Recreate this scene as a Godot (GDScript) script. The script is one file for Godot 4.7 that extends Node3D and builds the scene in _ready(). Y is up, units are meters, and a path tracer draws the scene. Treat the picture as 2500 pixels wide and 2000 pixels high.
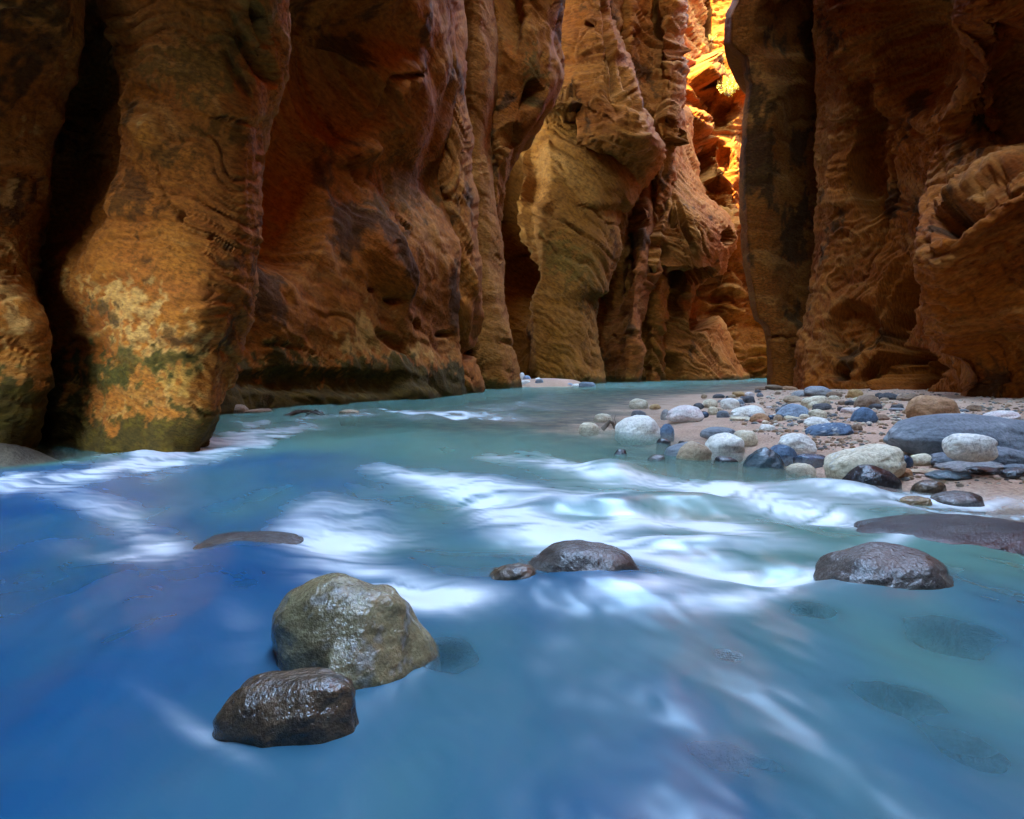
extends Node3D
# A slot canyon with a river running through it.
# Pixel measures are those of the 2500 x 2000 photograph; a pixel only gives a direction, the distance comes
# from where a thing meets the water (the eye stands EYE metres above it).

const F := 1629.0        # focal length in photo pixels
const CX := 1250.0       # column of the optical axis
const HZ := 905.0        # row of the horizon
const EYE := 0.7
const TOP := -40.0       # row at which the traced part of a cliff ends; above it the cliff goes on to the rim

var n_fine := FastNoiseLite.new()
var n_mid := FastNoiseLite.new()
var n_big := FastNoiseLite.new()
var n_cell := FastNoiseLite.new()
var counts := {}
var mats := {}
var tex := {}
var shore: PackedVector2Array

# ------------------------------------------------------------------ set-up
func _ready() -> void:
	var cam := Camera3D.new()
	cam.name = "camera"
	cam.projection = Camera3D.PROJECTION_FRUSTUM
	cam.near = 0.05
	cam.far = 400.0
	cam.size = 2000.0 / F * cam.near
	cam.frustum_offset = Vector2(0, -(1000.0 - HZ) / F * cam.near)
	cam.position = Vector3(0, EYE, 0)
	add_child(cam)
	cam.current = true

	var env := Environment.new()
	env.background_mode = Environment.BG_SKY
	var sm := ProceduralSkyMaterial.new()
	sm.sky_top_color = Color(0.66, 0.82, 1.0)
	sm.sky_horizon_color = Color(0.8, 0.9, 1.0)
	sm.sky_curve = 0.15
	sm.ground_bottom_color = Color(0.25, 0.2, 0.15)
	sm.ground_horizon_color = Color(0.5, 0.5, 0.5)
	sm.sun_angle_max = 1.0
	sm.energy_multiplier = 2.0
	var sky := Sky.new()
	sky.sky_material = sm
	env.sky = sky
	env.tonemap_mode = Environment.TONE_MAPPER_LINEAR
	env.tonemap_exposure = 19.0
	env.sdfgi_enabled = true
	env.ssao_enabled = true
	env.ssil_enabled = true
	var we := WorldEnvironment.new()
	we.name = "world_environment"
	we.environment = env
	add_child(we)

	var sun := DirectionalLight3D.new()
	sun.name = "sun"
	sun.light_energy = 1.6
	sun.light_color = Color(1.0, 0.86, 0.66)
	sun.light_angular_distance = 0.5
	sun.shadow_enabled = true
	add_child(sun)
	var to_sun := Vector3(-0.42, 0.74, 0.52).normalized()
	sun.look_at_from_position(to_sun * 100.0, Vector3.ZERO, Vector3.UP)

	set_up_noise()
	set_up_materials()
	build_shore()
	build_left_cliffs()
	build_right_cliffs()
	build_hidden_cliffs()
	build_light_roof()
	build_bed()
	build_water()
	build_stones()
	build_pebbles()
	build_small_things()

func set_up_noise() -> void:
	for a in [[n_fine, 11, 1.0, 3], [n_mid, 23, 1.0, 4], [n_big, 37, 1.0, 3]]:
		var n: FastNoiseLite = a[0]
		n.seed = a[1]
		n.noise_type = FastNoiseLite.TYPE_SIMPLEX_SMOOTH
		n.frequency = a[2]
		n.fractal_type = FastNoiseLite.FRACTAL_FBM
		n.fractal_octaves = a[3]
	n_cell.seed = 5
	n_cell.noise_type = FastNoiseLite.TYPE_CELLULAR
	n_cell.cellular_return_type = FastNoiseLite.RETURN_DISTANCE
	n_cell.frequency = 1.0

func noise_image(sd: int, freq: float, oct: int, lo: float, hi: float, size := 1024, gain := 0.55) -> Image:
	var n := FastNoiseLite.new()
	n.seed = sd
	n.noise_type = FastNoiseLite.TYPE_SIMPLEX_SMOOTH
	n.frequency = freq
	n.fractal_type = FastNoiseLite.FRACTAL_FBM
	n.fractal_octaves = oct
	n.fractal_gain = gain
	var im := n.get_seamless_image(size, size, false, false, 0.12, true)
	im.convert(Image.FORMAT_L8)
	var data := im.get_data()
	for i in data.size():
		data[i] = int(clampf(lo + (hi - lo) * (data[i] / 255.0), 0.0, 1.0) * 255.0)
	im = Image.create_from_data(size, size, false, Image.FORMAT_L8, data)
	return im

func set_up_materials() -> void:
	tex.grain = ImageTexture.create_from_image(noise_image(3, 0.03, 5, 0.5, 1.2, 1024, 0.7))
	tex.relief = ImageTexture.create_from_image(noise_image(9, 0.025, 6, 0.0, 1.0, 1024, 0.68))
	tex.speckle = ImageTexture.create_from_image(noise_image(17, 0.05, 4, 0.62, 1.22, 512, 0.8))
	# sandstone, the grain drawn out along the beds; coarser where the cliff is farther off
	for a in [["rock_near", 0.38, 0.75, 1.4], ["rock_mid", 0.16, 0.32, 3.0], ["rock_far", 0.08, 0.17, 6.0], ["rock_flute", 0.35, 0.12, 4.0]]:
		var m := StandardMaterial3D.new()
		m.vertex_color_use_as_albedo = true
		m.albedo_texture = tex.grain
		m.roughness = 0.92
		m.metallic_specular = 0.25
		m.uv1_triplanar = true
		m.uv1_scale = Vector3(a[1], a[2], a[1])
		m.heightmap_enabled = true
		m.heightmap_texture = tex.relief
		m.heightmap_scale = a[3]
		mats[a[0]] = m
	var s := StandardMaterial3D.new()
	s.vertex_color_use_as_albedo = true
	s.albedo_texture = tex.speckle
	s.roughness = 0.9
	s.metallic_specular = 0.3
	s.uv1_triplanar = true
	s.uv1_scale = Vector3(0.9, 0.9, 0.9)
	s.heightmap_enabled = true
	s.heightmap_texture = tex.relief
	s.heightmap_scale = 1.5
	mats.sand = s
	var w := StandardMaterial3D.new()
	w.vertex_color_use_as_albedo = true
	w.transparency = BaseMaterial3D.TRANSPARENCY_ALPHA
	w.roughness = 0.26
	w.metallic_specular = 0.45
	mats.water = w

# ------------------------------------------------------------------ small helpers
func at(px: float, py: float, d: float) -> Vector3:
	return Vector3((px - CX) / F * d, EYE - (py - HZ) / F * d, -d)

func numbered(n: String) -> String:
	var k: int = counts.get(n, 0)
	counts[n] = k + 1
	return n if k == 0 else "%s_%03d" % [n, k]

func structure(o: Node, called: String) -> void:
	o.name = numbered(called)
	o.set_meta("kind", "structure")
	add_child(o)

func tag(o: Node, label: String, category: String, group := "") -> void:
	o.set_meta("label", label)
	o.set_meta("category", category)
	if group != "":
		o.set_meta("group", group)

# table of a smooth curve through [x0,y0, x1,y1, ...], one entry per unit from TOP on
func table(p: Array) -> PackedFloat32Array:
	var out := PackedFloat32Array()
	out.resize(1700)
	for i in 1700:
		out[i] = curve(p, TOP + i)
	return out

func curve(p: Array, x: float) -> float:
	var n := p.size() / 2
	if x <= p[0]:
		return p[1]
	if x >= p[2 * n - 2]:
		return p[2 * n - 1]
	var k := 0
	while x > p[2 * k + 2]:
		k += 1
	var x0: float = p[2 * k]
	var x1: float = p[2 * k + 2]
	var y0: float = p[2 * k + 1]
	var y1: float = p[2 * k + 3]
	var s := (y1 - y0) / (x1 - x0)
	var m0 := s
	var m1 := s
	if k > 0:
		var sp: float = (y0 - p[2 * k - 1]) / (x0 - p[2 * k - 2])
		m0 = 0.0 if sp * s <= 0.0 else 2.0 * sp * s / (sp + s)
	if k < n - 2:
		var sn: float = (p[2 * k + 5] - y1) / (p[2 * k + 4] - x1)
		m1 = 0.0 if sn * s <= 0.0 else 2.0 * sn * s / (sn + s)
	var h := x1 - x0
	var t := (x - x0) / h
	return (2*t*t*t - 3*t*t + 1) * y0 + (t*t*t - 2*t*t + t) * h * m0 + (-2*t*t*t + 3*t*t) * y1 + (t*t*t - t*t) * h * m1

func look(tb: PackedFloat32Array, x: float) -> float:
	var q := clampf(x - TOP, 0.0, 1698.0)
	var i := int(q)
	return lerpf(tb[i], tb[i + 1], q - i)

func rim_height(z: float, right := true) -> float:  # heights chosen to steer the sun and sky light
	if right:
		return curve([-62.0, 46.0, -40.0, 42.0, -24.0, 40.0, -12.0, 39.0, 0.0, 34.0, 16.0, 26.0], z)
	return curve([-62.0, 28.0, -40.0, 27.5, -34.0, 30.0, -24.0, 40.0, -12.0, 39.0, 0.0, 34.0, 16.0, 26.0], z)

func grid_mesh(p: PackedVector3Array, c: PackedColorArray, nu: int, nv: int, flip := false) -> ArrayMesh:
	var idx := PackedInt32Array()
	idx.resize((nu - 1) * (nv - 1) * 6)
	var k := 0
	for j in nv - 1:
		for i in nu - 1:
			var a := j * nu + i
			if flip:
				idx[k] = a; idx[k+1] = a + nu; idx[k+2] = a + 1
				idx[k+3] = a + 1; idx[k+4] = a + nu; idx[k+5] = a + nu + 1
			else:
				idx[k] = a; idx[k+1] = a + 1; idx[k+2] = a + nu
				idx[k+3] = a + 1; idx[k+4] = a + nu + 1; idx[k+5] = a + nu
			k += 6
	var arr := []
	arr.resize(Mesh.ARRAY_MAX)
	arr[Mesh.ARRAY_VERTEX] = p
	arr[Mesh.ARRAY_NORMAL] = grid_normals(p, nu, nv, flip)
	arr[Mesh.ARRAY_COLOR] = c
	arr[Mesh.ARRAY_INDEX] = idx
	var m := ArrayMesh.new()
	m.add_surface_from_arrays(Mesh.PRIMITIVE_TRIANGLES, arr)
	return m

func grid_normals(p: PackedVector3Array, nu: int, nv: int, flip := false) -> PackedVector3Array:
	var out := PackedVector3Array()
	out.resize(p.size())
	for j in nv:
		var jm := maxi(j - 1, 0) * nu
		var jp := mini(j + 1, nv - 1) * nu
		for i in nu:
			var du := p[j * nu + mini(i + 1, nu - 1)] - p[j * nu + maxi(i - 1, 0)]
			var dv := p[jp + i] - p[jm + i]
			var n := dv.cross(du).normalized()
			out[j * nu + i] = -n if flip else n
	return out

# ------------------------------------------------------------------ cliffs
# A cliff: its left and right outline (row, column, ...), its distance across its width (share, metres, ...),
# how far it leans back by row (row, metres, ...). It turns back behind its outline on the sides named in o.turn.
func cliff(called: String, lft: Array, rgt: Array, cols: Array, lean: Array, o: Dictionary) -> MeshInstance3D:
	var tl := table(lft)
	var tr := table(rgt)
	var tn := table(lean)
	var step: float = o.get("step", 4.5)
	var wide := 0.0
	for y in [0, 300, 600, 900]:
		wide = maxf(wide, look(tr, y) - look(tl, y))
	var fs := []      # [share, how far round the left side, how far round the right side]
	var turn: String = o.get("turn", "R")
	var nb := 14
	if turn.contains("L"):
		for k in nb:
			fs.append([0.0, pow(1.0 - float(k) / nb, 1.3), 0.0])
	var nf := int(wide / step) + 2
	for k in nf:
		fs.append([float(k) / (nf - 1), 0.0, 0.0])
	if turn.contains("R"):
		for k in nb:
			fs.append([1.0, 0.0, pow(float(k + 1) / nb, 1.3)])
	var nu := fs.size()
	var ne := 16
	var shoulder: bool = o.get("shoulder", false)     # ends in a sloping shoulder instead of going on to the rim
	var top_py := 285.0 if shoulder else TOP
	var nv_in := int(1000.0 / step)
	var nv := nv_in + ne
	var back: float = o.get("back", 3.0)
	var away: float = o.get("away", 1.2)
	var top_in: float = o.get("top_in", 0.0)
	var p := PackedVector3Array(); p.resize(nu * nv)
	var pxs := PackedFloat32Array(); pxs.resize(nu * nv)
	var pys := PackedFloat32Array(); pys.resize(nu * nv)
	for i in nu:
		var f: float = fs[i][0]
		var d0 := curve(cols, f)
		var pe := HZ + (EYE + 0.6) * F / d0
		for j in nv:
			var py := top_py
			if j >= ne:
				py = lerpf(top_py, pe, float(j - ne) / (nv_in - 1))
			var px := lerpf(look(tl, py), look(tr, py), f)
			var d := d0 + look(tn, py + (px - float(o.get("skew_at", 0.0))) * float(o.get("skew", 0.0)))
			var q := at(px, py, d)
			var bl: float = fs[i][1]
			var br: float = fs[i][2]
			if bl > 0.0:
				q += Vector3(away * bl * bl + maxf(q.x, 0.0) / d * back * bl, 0, -back * bl)
			if br > 0.0:
				q += Vector3(-away * br * br + minf(q.x, 0.0) / d * back * br, 0, -back * br)
			if j < ne and shoulder:
				var t := 1.0 - float(j) / ne
				q += Vector3(-1.0 * t, 2.5 * sin(t * PI * 0.5), -9.0 * t * t)
				py = top_py - 60.0 * t
			elif j < ne:
				var t := 1.0 - float(j) / ne
				var top := rim_height(q.z, o.get("rim_right", true)) + 1.0
				q.y = lerpf(q.y, maxf(top, q.y + 2.0), pow(t, 1.2))
				q.x += top_in * t * t * (3.0 - 2.0 * t)
				py = TOP - 400.0 * t
			p[j * nu + i] = q
			pxs[j * nu + i] = px
			pys[j * nu + i] = py
	var nrm := grid_normals(p, nu, nv)
	var bed: float = deg_to_rad(o.get("bed", 12.0))
	var cb := cos(bed)
	var sb := sin(bed)
	var k: float = o.get("scale", 1.0)          # size of the relief, larger for cliffs seen from afar
	var strata: float = o.get("strata", 0.05)
	var lumps: float = o.get("lumps", 0.25)
	var flutes: float = o.get("flutes", 0.0)
	var pits: float = o.get("pits", 0.0)
	var dents: Array = o.get("dents", [])
	var cracks: Array = o.get("cracks", [])
	var blobs: Array = o.get("blobs", [])
	var moss: float = o.get("moss", 0.3)
	var moss_px: float = o.get("moss_left", -9999.0)
	var pale: float = o.get("pale", 0.0)
	var varnish_shade: float = o.get("varnish_shade", 0.15)
	var seed_off: float = o.get("seed", 0.0)
	var ca: Color = o.get("ca", Color(0.46, 0.225, 0.075))
	var cbk: Color = o.get("cb", Color(0.36, 0.14, 0.045))
	var cp := Color(0.56, 0.40, 0.25)
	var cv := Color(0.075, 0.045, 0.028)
	var cm := Color(0.055, 0.06, 0.028)
	var c := PackedColorArray(); c.resize(nu * nv)
	var outp := PackedVector3Array(); outp.resize(nu * nv)
	var ik := 1.0 / k
	for v in nu * nv:
		var q := p[v]
		var px := pxs[v]
		var py := pys[v]
		var g := q * ik + Vector3(seed_off, seed_off * 0.7, 0)
		var warp := n_big.get_noise_3d(g.x * 0.35, g.y * 0.35, g.z * 0.35)
		var s := g.y * cb + (g.x - g.z * 0.4) * sb + warp * 0.8
		var al := g.x * cb - g.y * sb
		var lam := n_mid.get_noise_3d(al * 0.16, s * 2.1, g.z * 0.16)
		var lam2 := n_fine.get_noise_3d(al * 0.5, s * 7.0, g.z * 0.5)
		var ledge := n_big.get_noise_3d(al * 0.1, s * 0.55, g.z * 0.1)
		var lump := n_mid.get_noise_3d(g.x * 0.42, g.y * 0.30, g.z * 0.42)
		var rough := n_fine.get_noise_3d(g.x * 5.0, g.y * 5.0, g.z * 5.0)
		var groove := maxf(0.0, 1.0 - absf(n_mid.get_noise_3d(al * 0.12 + 60.0, s * 1.5, g.z * 0.12)) * 7.0)
		var joint := maxf(0.0, 1.0 - absf(n_big.get_noise_3d(al * 0.5, s * 0.12 + 80.0, g.z * 0.5)) * 16.0) * smoothstep(0.0, 0.3, warp)
		var disp := -strata * (groove * groove * 1.3 + joint * 1.1) + lumps * (lump * 1.3 + warp * 0.5) + strata * (lam * 1.6 + lam2 * 0.55 + absf(ledge) * 2.4 - 0.55) + rough * 0.012
		if flutes > 0.0:
			var fa: float = deg_to_rad(o.get("flute_angle", 20.0))
			var across := g.x * cos(fa) - g.y * sin(fa) - g.z * 0.5 + warp * 0.7
			var along := g.x * sin(fa) + g.y * cos(fa)
			var r1 := 1.0 - absf(n_mid.get_noise_3d(across * 1.9, along * 0.16, 3.0)) * 2.2
			var r2 := 1.0 - absf(n_fine.get_noise_3d(across * 7.0, along * 0.6, 7.0)) * 2.0
			disp += flutes * (r1 * 0.8 + r2 * 0.22 - 0.6)
		if pits > 0.0:
			var ce := n_cell.get_noise_3d(g.x * 2.2, g.y * 3.0, g.z * 2.2)
			disp -= pits * smoothstep(-0.75, -0.97, ce) * smoothstep(0.0, 0.25, lump)
		disp *= k
		if py > TOP - 1.0:
			var ox := warp * 14.0 + lam * 7.0
			var oy := lump * 16.0 + lam2 * 5.0
			for e in dents:
				var dx: float = px + ox * minf(1.0, e[2] * 0.05) - e[0]
				var dy: float = py + oy * minf(1.0, e[3] * 0.05) - e[1]
				var an: float = deg_to_rad(e[4])
				var ex: float = (dx * cos(an) + dy * sin(an)) / e[2]
				var ey: float = (-dx * sin(an) + dy * cos(an)) / e[3]
				var rr := ex * ex + ey * ey
				if rr < 1.0:
					var w := 1.0 - rr
					if e.size() > 6:
						w = smoothstep(0.0, float(e[6]), w)
					disp -= e[5] * w * w * (3.0 - 2.0 * w)
			for e in cracks:
				var best := 1e9
				var pts: Array = e[2]
				for t in range(0, pts.size() - 2, 2):
					var a2 := Vector2(pts[t], pts[t + 1])
					var b2 := Vector2(pts[t + 2], pts[t + 3])
					best = minf(best, Geometry2D.get_closest_point_to_segment(Vector2(px + ox, py + oy), a2, b2).distance_to(Vector2(px + ox, py + oy)))
				var wd: float = e[0] * clampf(0.9 + lump * 2.2, 0.15, 1.8)
				if best < wd:
					disp -= e[1] * clampf(0.7 + warp * 1.5, 0.1, 1.2) * (1.0 - best / wd)
		outp[v] = q + nrm[v] * disp
		# what the stone is: beds of ochre and red-brown, dark varnish, pale salts, growth by the water; the fin's extra dark is painted shade
		var tone := clampf(0.5 + lump * 0.7 + lam * 0.6, 0.0, 1.0)
		var col := cbk.lerp(ca, tone)
		col = col.lerp(cp, clampf(lam2 * 0.5 + ledge * 0.6, 0.0, 0.35))
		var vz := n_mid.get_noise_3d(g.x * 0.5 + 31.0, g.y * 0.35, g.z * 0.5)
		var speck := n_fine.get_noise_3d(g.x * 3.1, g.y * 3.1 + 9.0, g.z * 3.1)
		col = col.lerp(cv, smoothstep(0.12, 0.3, vz + speck * 0.25 - 0.3 + varnish_shade) * 0.85)
		if pale > 0.0:
			var pz := n_mid.get_noise_3d(g.x * 0.9 + 7.0, g.y * 0.9 + 50.0, g.z * 0.9)
			col = col.lerp(cp, smoothstep(0.1, 0.2, pz + speck * 0.35 - 0.4 + pale) * 0.8)
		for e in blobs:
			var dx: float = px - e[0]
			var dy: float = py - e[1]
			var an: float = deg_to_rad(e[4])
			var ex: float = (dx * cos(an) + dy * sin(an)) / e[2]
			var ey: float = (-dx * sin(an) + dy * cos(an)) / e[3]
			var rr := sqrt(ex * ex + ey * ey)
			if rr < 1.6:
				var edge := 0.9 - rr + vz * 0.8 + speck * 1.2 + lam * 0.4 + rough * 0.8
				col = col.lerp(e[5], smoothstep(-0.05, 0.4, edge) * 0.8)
		if moss > 0.0:
			var hgt := moss * (1.0 + vz * 0.9 + speck * 0.5 + rough * 0.35)
			var yy := q.y + (0.0 if px > moss_px else 9.0)
			col = col.lerp(cm.lerp(Color(0.11, 0.105, 0.045), clampf(speck * 1.4 + 0.25, 0.0, 1.0)), smoothstep(hgt + 0.04 * k, hgt - 0.08 * k - 0.03, yy) * 0.92)
			var rimy := smoothstep(hgt + 0.10 * k, hgt, yy) * smoothstep(hgt - 0.04, hgt, yy)
			col = col.lerp(cp, rimy * smoothstep(-0.05, 0.15, speck) * 0.7)
		c[v] = Color(col.r * 0.72, col.g * 0.46, col.b * 0.16)
	var mi := MeshInstance3D.new()
	# the node is turned by the dip of the beds, so that the grain of its material runs along them
	var tilt: float = o.get("grain", o.get("bed", 12.0))
	var b := Basis(Vector3(0, 0, 1), deg_to_rad(-tilt))
	var inv := b.inverse()
	for v in nu * nv:
		outp[v] = inv * outp[v]
	mi.mesh = grid_mesh(outp, c, nu, nv)
	mi.basis = b
	mi.material_override = mats[o.get("mat", "rock_mid")]
	structure(mi, called)
	return mi

func build_left_cliffs() -> void:
	var salt := Color(0.60, 0.44, 0.29)
	var mossy := Color(0.075, 0.08, 0.03)
	var dark := Color(0.07, 0.04, 0.025)
	# the pillar at the edge of the picture
	cliff("canyon_wall_outer_left",
		[-40, -900, 1300, -900],
		[-40, 200, 100, 191, 200, 178, 310, 141, 400, 130, 500, 110, 630, 83, 720, 100, 820, 118, 950, 105, 1100, 92],
		[0.0, 3.6, 0.55, 4.6, 0.85, 5.2, 0.97, 5.5, 1.0, 5.75], [-40, -0.5, 300, 0.1, 600, 0.25, 800, -0.05, 1100, 0.0],
		{"rim_right": false, "mat": "rock_near", "bed": -8.0, "scale": 0.45, "strata": 0.05, "lumps": 0.22, "moss": 0.62, "back": 2.2, "away": 0.5, "varnish_shade": 0.22, "pale": 0.05, "seed": 4.0, "top_in": 2.0,
		"blobs": [[40, 680, 60, 90, 0, salt], [30, 800, 50, 40, 0, salt]]})
	# the big pillar
	cliff("canyon_wall_great_pillar",
		[-40, -80, 1300, -120],
		[-40, 708, 100, 700, 180, 692, 240, 682, 285, 668, 300, 654, 350, 652, 420, 651, 470, 643, 500, 633, 600, 627, 700, 623, 750, 620, 800, 607, 850, 591, 900, 576, 950, 567, 1000, 555, 1050, 538, 1090, 516, 1300, 490],
		[0.0, 6.9, 0.22, 6.7, 0.4, 6.1, 0.6, 5.75, 0.8, 5.7, 0.93, 5.85, 1.0, 6.3], [-40, -0.55, 200, -0.3, 500, -0.12, 750, -0.2, 900, -0.05, 1000, 0.0],
		{"rim_right": false, "mat": "rock_near", "bed": 16.0, "scale": 0.5, "strata": 0.05, "lumps": 0.16, "moss": 0.42, "pits": 0.05, "back": 3.2, "away": 1.0, "varnish_shade": 0.1, "seed": 11.0, "step": 4.0, "top_in": 2.0,
		"dents": [[662, 165, 18, 56, -14, 0.28], [640, 60, 22, 70, -24, 0.2], [600, 110, 22, 120, -30, 0.12], [575, 180, 16, 90, -32, 0.08], [635, 390, 9, 9, 0, 0.08], [515, 575, 14, 5, 0, 0.05, 0.5], [440, 525, 8, 14, 10, 0.05, 0.5],
			[150, 300, 130, 420, 0, 0.35], [545, 1030, 22, 90, 12, 0.35, 0.6]],
		"cracks": [[4, 0.06, [420, 265, 520, 285, 600, 300, 660, 330]], [3, 0.05, [385, 400, 390, 460, 430, 520, 445, 590]], [3, 0.04, [440, 440, 480, 445]], [3, 0.05, [505, 690, 560, 700, 590, 740, 610, 720, 600, 640]]],
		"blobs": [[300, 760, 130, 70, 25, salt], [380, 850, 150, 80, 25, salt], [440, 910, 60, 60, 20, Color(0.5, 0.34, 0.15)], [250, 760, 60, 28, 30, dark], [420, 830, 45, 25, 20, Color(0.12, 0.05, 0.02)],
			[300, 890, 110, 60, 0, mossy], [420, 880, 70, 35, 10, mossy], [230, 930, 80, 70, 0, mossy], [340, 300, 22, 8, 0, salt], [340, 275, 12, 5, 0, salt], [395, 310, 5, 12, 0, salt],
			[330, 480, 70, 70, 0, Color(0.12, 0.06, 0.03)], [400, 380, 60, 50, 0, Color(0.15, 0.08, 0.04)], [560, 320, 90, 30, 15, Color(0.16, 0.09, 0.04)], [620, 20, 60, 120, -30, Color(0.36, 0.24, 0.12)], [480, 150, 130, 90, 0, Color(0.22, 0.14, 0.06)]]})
	# the dark alcove wall behind it
	cliff("canyon_wall_alcove",
		[-40, 330, 1300, 330],
		[-40, 1101, 60, 1104, 130, 1108, 200, 1118, 250, 1110, 330, 1094, 390, 1070, 435, 1064, 500, 1082, 540, 1097, 632, 1117, 690, 1113, 780, 1108, 830, 1110, 885, 1124, 935, 1135, 965, 1143, 1300, 1146],
		[0.0, 8.6, 0.22, 10.4, 0.45, 12.6, 0.65, 14.2, 0.85, 16.4, 0.97, 18.6, 1.0, 19.6], [-40, -1.6, 150, -0.6, 330, 0.9, 450, 0.6, 800, -0.1, 850, 0.0, 930, 0.0],
		{"rim_right": false, "mat": "rock_mid", "bed": 32.0, "scale": 1.0, "strata": 0.03, "lumps": 0.22, "moss": 0.95, "back": 5.0, "away": 1.6, "varnish_shade": 0.26, "seed": 21.0, "top_in": 4.5,
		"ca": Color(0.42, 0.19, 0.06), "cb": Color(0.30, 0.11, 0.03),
		"dents": [[830, 150, 240, 200, -30, 1.6], [700, 480, 110, 240, 0, 0.8], [940, 620, 50, 150, -28, -0.5], [870, 370, 60, 40, 0, -0.4], [985, 250, 90, 160, 0, -0.4], [915, 705, 11, 7, 0, 0.3], [965, 732, 22, 9, 25, 0.35], [1022, 790, 13, 17, -10, 0.35], [1090, 815, 16, 9, 10, 0.3], [960, 835, 60, 18, 35, 0.25], [800, 935, 300, 40, 2, 0.25]],
		"cracks": [[5, 0.35, [1060, 160, 985, 205, 930, 290, 870, 332, 800, 322, 690, 285]], [5, 0.3, [845, 360, 870, 440, 960, 500, 1000, 560]], [4, 0.2, [600, 845, 720, 850, 820, 870]]],
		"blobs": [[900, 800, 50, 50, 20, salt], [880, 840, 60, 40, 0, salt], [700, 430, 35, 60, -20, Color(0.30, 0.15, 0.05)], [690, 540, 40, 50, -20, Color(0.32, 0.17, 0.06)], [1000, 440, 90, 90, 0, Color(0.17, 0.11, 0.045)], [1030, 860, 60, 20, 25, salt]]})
	# two ribs
	cliff("canyon_wall_slim_rib",
		[-40, 1040, 1300, 1060],
		[-40, 1128, 100, 1130, 200, 1136, 300, 1148, 350, 1155, 420, 1151, 460, 1158, 550, 1163, 600, 1165, 670, 1174, 726, 1175, 795, 1170, 848, 1159, 882, 1163, 952, 1182, 1300, 1186],
		[0.0, 20.4, 0.5, 20.2, 0.8, 20.6, 0.95, 21.4, 1.0, 22.2], [-40, -1.0, 400, 0.0, 600, -0.3, 750, -0.5, 860, 0.3, 900, 0.0],
		{"rim_right": false, "mat": "rock_mid", "bed": 55.0, "scale": 1.2, "strata": 0.07, "lumps": 0.16, "moss": 0.25, "back": 5.0, "away": 1.0, "varnish_shade": 0.08, "seed": 33.0, "top_in": 3.0,
		"dents": [[1130, 690, 20, 60, 0, 0.3], [1150, 860, 26, 16, 0, 0.5]], "cracks": [[3, 0.15, [1140, 360, 1135, 430, 1150, 500]]]})
	cliff("canyon_wall_smooth_rib",
		[-40, 1110, 1300, 1110],
		[-40, 1206, 35, 1209, 139, 1217, 226, 1211, 330, 1196, 417, 1206, 515, 1215, 570, 1222, 622, 1224, 709, 1233, 778, 1247, 848, 1257, 935, 1268, 1300, 1270],
		[0.0, 25.6, 0.45, 25.0, 0.75, 25.4, 0.94, 26.4, 1.0, 27.4], [-40, -1.2, 200, -0.3, 400, 0.4, 700, 0.2, 930, 0.0],
		{"rim_right": false, "mat": "rock_mid", "bed": 12.0, "scale": 1.2, "strata": 0.03, "lumps": 0.16, "moss": 0.34, "back": 6.0, "away": 1.0, "varnish_shade": 0.04, "seed": 41.0, "top_in": 3.0,
		"ca": Color(0.44, 0.23, 0.10), "cb": Color(0.34, 0.16, 0.07), "cracks": [[5, 0.3, [1228, 835, 1258, 850]], [3, 0.2, [1195, 620, 1222, 640]]]})
	# the hanging rib that narrows downwards
	cliff("canyon_wall_hanging_rib",
		[-40, 1190, 1300, 1190],
		[-40, 1376, 70, 1377, 163, 1371, 223, 1360, 264, 1340, 300, 1314, 358, 1271, 417, 1246, 511, 1222, 560, 1214, 700, 1205, 1300, 1200],
		[0.0, 27.6, 0.5, 27.2, 0.85, 28.0, 1.0, 29.4], [-40, 0.0, 300, 0.4, 500, 1.2, 900, 2.0],
		{"rim_right": false, "mat": "rock_mid", "bed": 30.0, "scale": 1.3, "strata": 0.05, "lumps": 0.3, "moss": 0.0, "back": 6.0, "away": 2.0, "varnish_shade": 0.16, "seed": 52.0, "top_in": 3.0,
		"dents": [[1300, 225, 32, 40, 30, 1.3, 0.5], [1252, 330, 30, 40, 30, 0.9, 0.5], [1250, 30, 30, 120, 0, 0.8]],
		"blobs": [[1300, 170, 40, 70, 0, Color(0.16, 0.13, 0.06)], [1250, 150, 30, 60, 0, Color(0.42, 0.15, 0.04)]]})
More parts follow.
